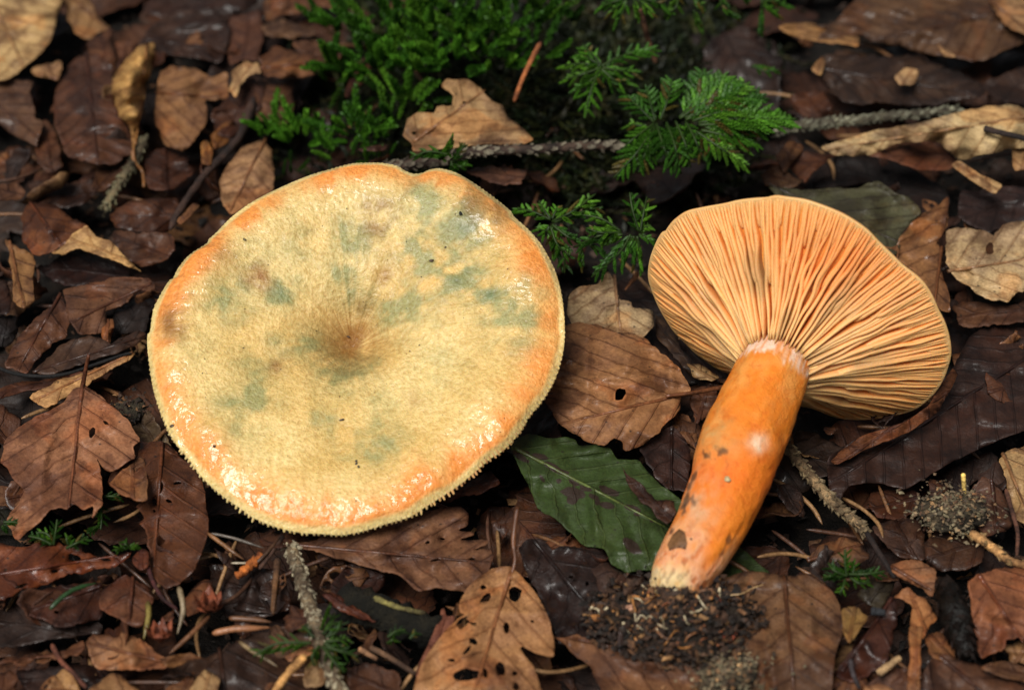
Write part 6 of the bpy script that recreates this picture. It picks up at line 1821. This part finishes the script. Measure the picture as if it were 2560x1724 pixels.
frond('A3', (1500, 900), 3.2, [[(1250, 930, 3.3), (1500, 760, 3.6), (1700, 605, 3.6)], [(1250, 920, 3.3), (1480, 700, 3.6), (1645, 575, 3.6)], [(1300, 930, 3.3), (1550, 780, 3.6), (1800, 640, 3.5)], [(1300, 940, 3.4), (1600, 800, 3.6), (1930, 735, 3.4)], [(1350, 950, 3.4), (1650, 860, 3.6), (1890, 870, 3.3)], [(1400, 960, 3.4), (1750, 930, 3.5), (2180, 940, 3.0)], [(1400, 980, 3.4), (1700, 980, 3.4), (1940, 1050, 3.0)], [(1450, 1000, 3.4), (1700, 1060, 3.3), (1885, 1140, 2.9)], [(1420, 1020, 3.4), (1650, 1080, 3.3), (1795, 1180, 2.8)], [(1380, 1030, 3.4), (1600, 1180, 3.2), (1800, 1312, 2.7)], [(1380, 1030, 3.3), (1500, 1170, 3.1), (1470, 1310, 2.6)], [(1300, 930, 3.3), (1400, 700, 3.5), (1440, 530, 3.5)]],
      'broad feathery moss frond reaching towards the lichen twig', wid=1.05, dens=.85)
frond('C2', (640, 20), 4.4, [[(640, -20, 4.6), (500, 30, 4.5), (350, 95, 4.1)], [(650, 0, 4.6), (560, 80, 4.4), (450, 160, 4.0)], [(650, 10, 4.6), (590, 160, 4.3), (505, 265, 3.9)], [(720, 0, 4.6), (740, 90, 4.4), (770, 180, 4.1)], [(760, 0, 4.6), (830, 80, 4.4), (910, 150, 4.1)], [(800, -20, 4.6), (940, 30, 4.5), (1070, 110, 4.1)]],
      'moss frond hanging over the brown stalk at the back', wid=1.05, dens=.6)
frond('C1', (620, 330), 2.6, [[(620, 340, 2.7), (400, 240, 2.8), (160, 200, 2.6)], [(620, 330, 2.7), (540, 220, 2.8), (480, 110, 2.8)], [(640, 330, 2.7), (680, 240, 2.8), (710, 170, 2.8)], [(640, 360, 2.7), (900, 230, 3.0), (1170, 25, 3.0)], [(660, 370, 2.7), (950, 260, 2.9), (1260, 180, 2.8)], [(640, 400, 2.7), (850, 560, 2.6), (990, 600, 2.4)], [(620, 420, 2.7), (700, 640, 2.5), (850, 790, 2.2)], [(600, 420, 2.7), (560, 480, 2.6), (430, 430, 2.4)], [(600, 440, 2.6), (640, 650, 2.3), (650, 780, 2.0)], [(640, 420, 2.6), (780, 760, 2.2), (790, 990, 1.8)]],
      'green moss frond beside the right rim of the broad cap', wid=1.0, dens=.6)
frond('C1', (1480, 480), 2.5, [[(1480, 480, 2.7), (1250, 330, 2.9), (1000, 280, 2.9)], [(1480, 490, 2.7), (1250, 500, 2.8), (1050, 440, 2.8)], [(1480, 500, 2.7), (1200, 540, 2.7), (900, 680, 2.3)], [(1500, 520, 2.7), (1280, 560, 2.6), (1250, 690, 2.3)], [(1700, 480, 2.7), (1620, 200, 3.1), (1590, 5, 3.3)], [(1720, 480, 2.7), (1760, 250, 3.0), (1800, 60, 3.1)], [(1600, 520, 2.7), (1450, 760, 2.3), (1120, 1040, 1.7)], [(1620, 540, 2.7), (1560, 700, 2.4), (1480, 960, 1.9)], [(1640, 540, 2.7), (1640, 750, 2.3), (1620, 970, 1.9)], [(1680, 540, 2.7), (1720, 780, 2.3), (1720, 1000, 1.8)], [(1700, 520, 2.7), (1800, 560, 2.6), (1890, 620, 2.4)], [(1700, 480, 2.7), (1800, 430, 2.7), (1855, 430, 2.6)], [(1000, 680, 2.3), (980, 800, 2.1), (1010, 940, 1.8)], [(1100, 640, 2.4), (1200, 720, 2.2), (1290, 765, 2.0)]],
      'green moss frond between the two mushrooms with one upright fork', wid=1.0, dens=.6)
frond('C2', (1300, 60), 4.2, [[(1150, -40, 4.4), (1120, 80, 4.3), (1000, 170, 4.0)], [(1300, -20, 4.4), (1380, 60, 4.2), (1390, 130, 4.0)], [(1300, 100, 4.0), (1330, 220, 3.7), (1400, 290, 3.4)], [(1560, -30, 4.4), (1570, 60, 4.2), (1640, 100, 4.0)], [(1600, 120, 3.9), (1680, 150, 3.7), (1740, 180, 3.6)]],
      'loose dark green moss shoots at the back', wid=1.0, bright=.6, dens=.5)
frond('C2', (1950, 60), 3.4, [[(1780, -30, 3.6), (1830, 20, 3.5)], [(1950, 20, 3.6), (2050, 80, 3.4), (2150, 170, 3.1)], [(1960, 60, 3.4), (1960, 200, 3.0), (1950, 350, 2.6)], [(1950, 0, 3.6), (2100, 20, 3.5), (2250, 60, 3.2)], [(1860, 640, 2.4), (2000, 690, 2.4), (2130, 680, 2.4)]],
      'green moss shoots beside the ochre leaf edge at the back right', wid=1.0, bright=.85, dens=.5)
frond('A2', (1370, 1010), 2.6, [[(1300, 1040, 2.7), (1370, 990, 3.0), (1385, 890, 3.4)], [(1390, 1060, 2.7), (1430, 1000, 2.9), (1470, 935, 3.1)], [(1360, 1010, 2.9), (1230, 990, 3.0), (1110, 1035, 2.8)], [(1400, 1060, 2.6), (1440, 1090, 2.6), (1490, 1065, 2.6)], [(1380, 1050, 2.7), (1390, 1090, 2.6), (1400, 1130, 2.4)]],
      'small forked moss sprig on the lichen twig behind the broad cap', wid=.9, dens=.6)
frond('A7', (540, 1080), 1.2, [[(480, 1100, 1.35), (350, 1095, 1.4), (230, 1110, 1.35), (90, 1190, 1.25)], [(545, 1010, 1.3), (580, 930, 1.5), (615, 850, 1.8)], [(500, 1060, 1.3), (460, 1020, 1.35), (420, 985, 1.3)], [(540, 1120, 1.35), (490, 1180, 1.35), (500, 1255, 1.2)], [(560, 1120, 1.35), (640, 1230, 1.3), (710, 1300, 1.15)], [(580, 1060, 1.3), (660, 1020, 1.35), (690, 950, 1.3)], [(580, 1090, 1.3), (680, 1080, 1.3), (740, 1070, 1.2)], [(580, 1120, 1.3), (690, 1160, 1.25), (800, 1190, 1.1)], [(570, 1100, 1.25), (650, 1130, 1.2), (740, 1130, 1.1)], [(560, 1040, 1.3), (620, 980, 1.35), (640, 900, 1.4)]],
      'dark green stringy moss tuft growing on the pale scaly twig', bright=.42, wid=.62, dens=.8)
frond('B2', (470, 950), 1.2, [[(470, 950, 1.3), (460, 880, 1.5), (462, 805, 1.7)], [(480, 940, 1.3), (570, 940, 1.4), (675, 925, 1.4)], [(470, 950, 1.3), (400, 920, 1.4), (370, 880, 1.4)], [(460, 960, 1.2), (390, 950, 1.3), (340, 960, 1.2)], [(460, 970, 1.2), (450, 1010, 1.2), (430, 1050, 1.1)], [(490, 960, 1.2), (540, 990, 1.2), (600, 985, 1.2)], [(500, 940, 1.3), (510, 900, 1.4), (500, 870, 1.45)]],
      'small dark green moss tuft right of the broad tan-grey leaf', bright=.55, wid=.75)
frond('A6', (300, 760), .9, [[(290, 780, 1.0), (300, 720, 1.2), (310, 645, 1.4)], [(280, 780, 1.0), (220, 750, 1.1), (155, 735, 1.1)], [(360, 800, 1.1), (420, 770, 1.2), (480, 745, 1.1)], [(370, 780, 1.1), (360, 750, 1.2), (375, 735, 1.2)], [(300, 770, 1.0), (250, 720, 1.1), (200, 715, 1.1)]],
      'moss sprig in the dark gap under the torn pinkish leaf', bright=.6, wid=.8)
frond('A6', (540, 620), .8, [[(545, 560, 1.0), (550, 640, .9), (545, 700, .8)], [(560, 520, 1.0), (620, 520, 1.0), (660, 530, .9)], [(530, 680, .8), (490, 710, .8), (470, 720, .8)]],
      'hanging moss sprig right of the torn pinkish leaf', bright=.42, wid=.8)
frond('A6', (690, 790), 1.1, [[(700, 800, 1.2), (680, 780, 1.3), (670, 760, 1.3)], [(680, 800, 1.2), (650, 800, 1.2), (625, 815, 1.2)], [(690, 800, 1.2), (730, 790, 1.2), (750, 785, 1.2)]],
      'tiny moss sprig at the tip of the glossy orange-brown leaf', bright=.5, wid=.7)
frond('A6', (40, 660), .7, [[(20, 660, .9), (80, 660, .9), (140, 685, .8)], [(10, 680, .9), (40, 700, .8)], [(0, 640, .9), (-40, 650, .8)]],
      'moss sprig at the edge of the olive-brown leaf', bright=.5, wid=.8)
frond('A7', (1100, 1010), 1.0, [[(1000, 1060, 1.1), (1060, 1020, 1.15), (1120, 1010, 1.1)], [(1150, 1070, 1.1), (1180, 1040, 1.15), (1200, 1030, 1.1)], [(1000, 1100, 1.0), (1030, 1080, 1.1), (1060, 1080, 1.0)]],
      'sparse moss on the thick dark stick', bright=.3, wid=.6)


def tuft(px, z, n, spread, hgt, label, bright=1.0, wid=1.0, seed=0, meshes=None, group='moss tufts at the moss edge'):
    """clump of short upright blunt shoots"""
    r = random.Random(seed)
    base = at_z([px], [z])[0]
    root = empty('moss_tuft', base, label=label, cat='moss', group=group)
    for i in range(n):
        a, q = r.uniform(0, 6.28), math.sqrt(r.random())
        p = base + np.array([math.cos(a) * spread * q, math.sin(a) * spread * q * .8, 0])
        d = np.array([math.cos(a) * q * .9 + r.gauss(0, .25), math.sin(a) * q * .7 - .25 + r.gauss(0, .25), r.uniform(.5, 1.1)])
        d /= np.linalg.norm(d)
        o = bpy.data.objects.new('shoot', r.choice(meshes or BLUNT))
        COL.objects.link(o)
        l = hgt * r.uniform(.6, 1.15)
        orient(o, p, p + d * l, root, l * .8 * wid, r.uniform(0, 6))
        o.color = tuple(srgb(r.choice(MOSSG)) * bright * r.uniform(.75, 1.35)) + (1,)
    return root


TUFTS = [((760, 345), 1.2, 16, .65, .9, 1.15), ((690, 330), 1.0, 9, .4, .8, 1.1), ((655, 335), 1.0, 6, .35, .7, 1.0), ((820, 300), 1.5, 10, .6, .8, .35), ((900, 330), 1.8, 14, .6, 1.0, 1.0), ((980, 320), 2.0, 11, .5, .9, .8), ((870, 385), 1.7, 8, .5, .7, .9), ((940, 400), 2.0, 6, .45, .6, .7), ((1000, 255), 2.2, 9, .5, .9, .7), ((1045, 245), 2.3, 7, .4, .8, .6),
         ((870, 165), 2.2, 14, .6, 1.0, .9), ((960, 150), 2.4, 18, .7, 1.1, 1.0), ((1050, 150), 2.6, 20, .7, 1.1, 1.0), ((1140, 140), 2.7, 20, .7, 1.1, 1.1), ((1230, 150), 2.7, 16, .6, 1.0, .85), ((1100, 80), 3.0, 16, .8, 1.1, .8), ((1000, 85), 2.8, 14, .7, 1.1, .7), ((900, 80), 2.5, 10, .6, 1.0, .8), ((1210, 80), 3.0, 16, .7, 1.1, .9), ((1310, 60), 3.0, 14, .6, 1.1, .7), ((1150, 10), 3.3, 14, .9, 1.2, .8), ((1000, 10), 3.0, 10, .8, 1.1, .7), ((1330, 130), 2.9, 8, .5, 1.0, .7), ((850, 60), 2.3, 6, .5, .9, .9), ((1400, 30), 3.3, 8, .6, 1.0, .5),
         ((720, 430), 1.0, 5, .3, .5, .5), ((830, 190), 1.9, 6, .4, .8, .6)]
for i, (p, z, n, sp, h, b) in enumerate(TUFTS):
    tuft(p, z - .25, n, sp, h, ('%s tuft of bright green moss %s' if b > .65 else '%s tuft of dim green moss %s') % (('dense ' if n > 12 else 'sparse ') + ('spreading' if sp > .6 else 'narrow'), mark(at_z([p], [z])[0])), b * (1.3 if b > .65 else .9), 1.0, 300 + i, group='bright moss tufts' if b > .65 else 'shaded moss tufts')


# old dark moss covering the bank, far too dense to count
def carpet():
    r = np.random.RandomState(17)
    V, F, Cc = [], [], []
    k = 0
    pal = [srgb(c) for c in ((30, 44, 16), (40, 50, 20), (54, 52, 26), (26, 36, 16), (60, 66, 28))]
    while k < 6500:
        x, y = r.uniform(640, 2000), r.uniform(-80, 700)
        dens = math.exp(-((x - 1330) / 480) ** 4 - ((y - 160) / 330) ** 4)
        if r.rand() > dens:
            continue
        g = at_z([(x, y)], [0.4])[0]
        for _ in range(3):
            g = at_z([(x, y)], [float(ground_z(g[0], g[1])) + .15])[0]
        v, f = SRAW[r.randint(4)]
        L = r.uniform(.5, 1.1)
        a, e = r.uniform(0, 6.28), r.uniform(-.2, .75)
        R = np.array(Matrix.Rotation(a, 3, 'Z') @ Matrix.Rotation(-e, 3, 'Y') @ Matrix.Rotation(r.uniform(0, 6), 3, 'X'))
        q = (R @ (v * np.array([L, L * .6, L * .6])).T).T + g + np.array([0, 0, r.uniform(0, .5)])
        b = len(V)
        V += list(q)
        F += [tuple(i + b for i in t) for t in f]
        Cc += [pal[r.randint(5)] * r.uniform(.35, .9)] * len(q)
        k += 1
    add('moss_carpet', np.array(V), F, M_MOSS_DARK, col=np.array(Cc), closed=False, label='dense dark olive moss covering the shaded bank', cat='moss', kind='stuff')


carpet()
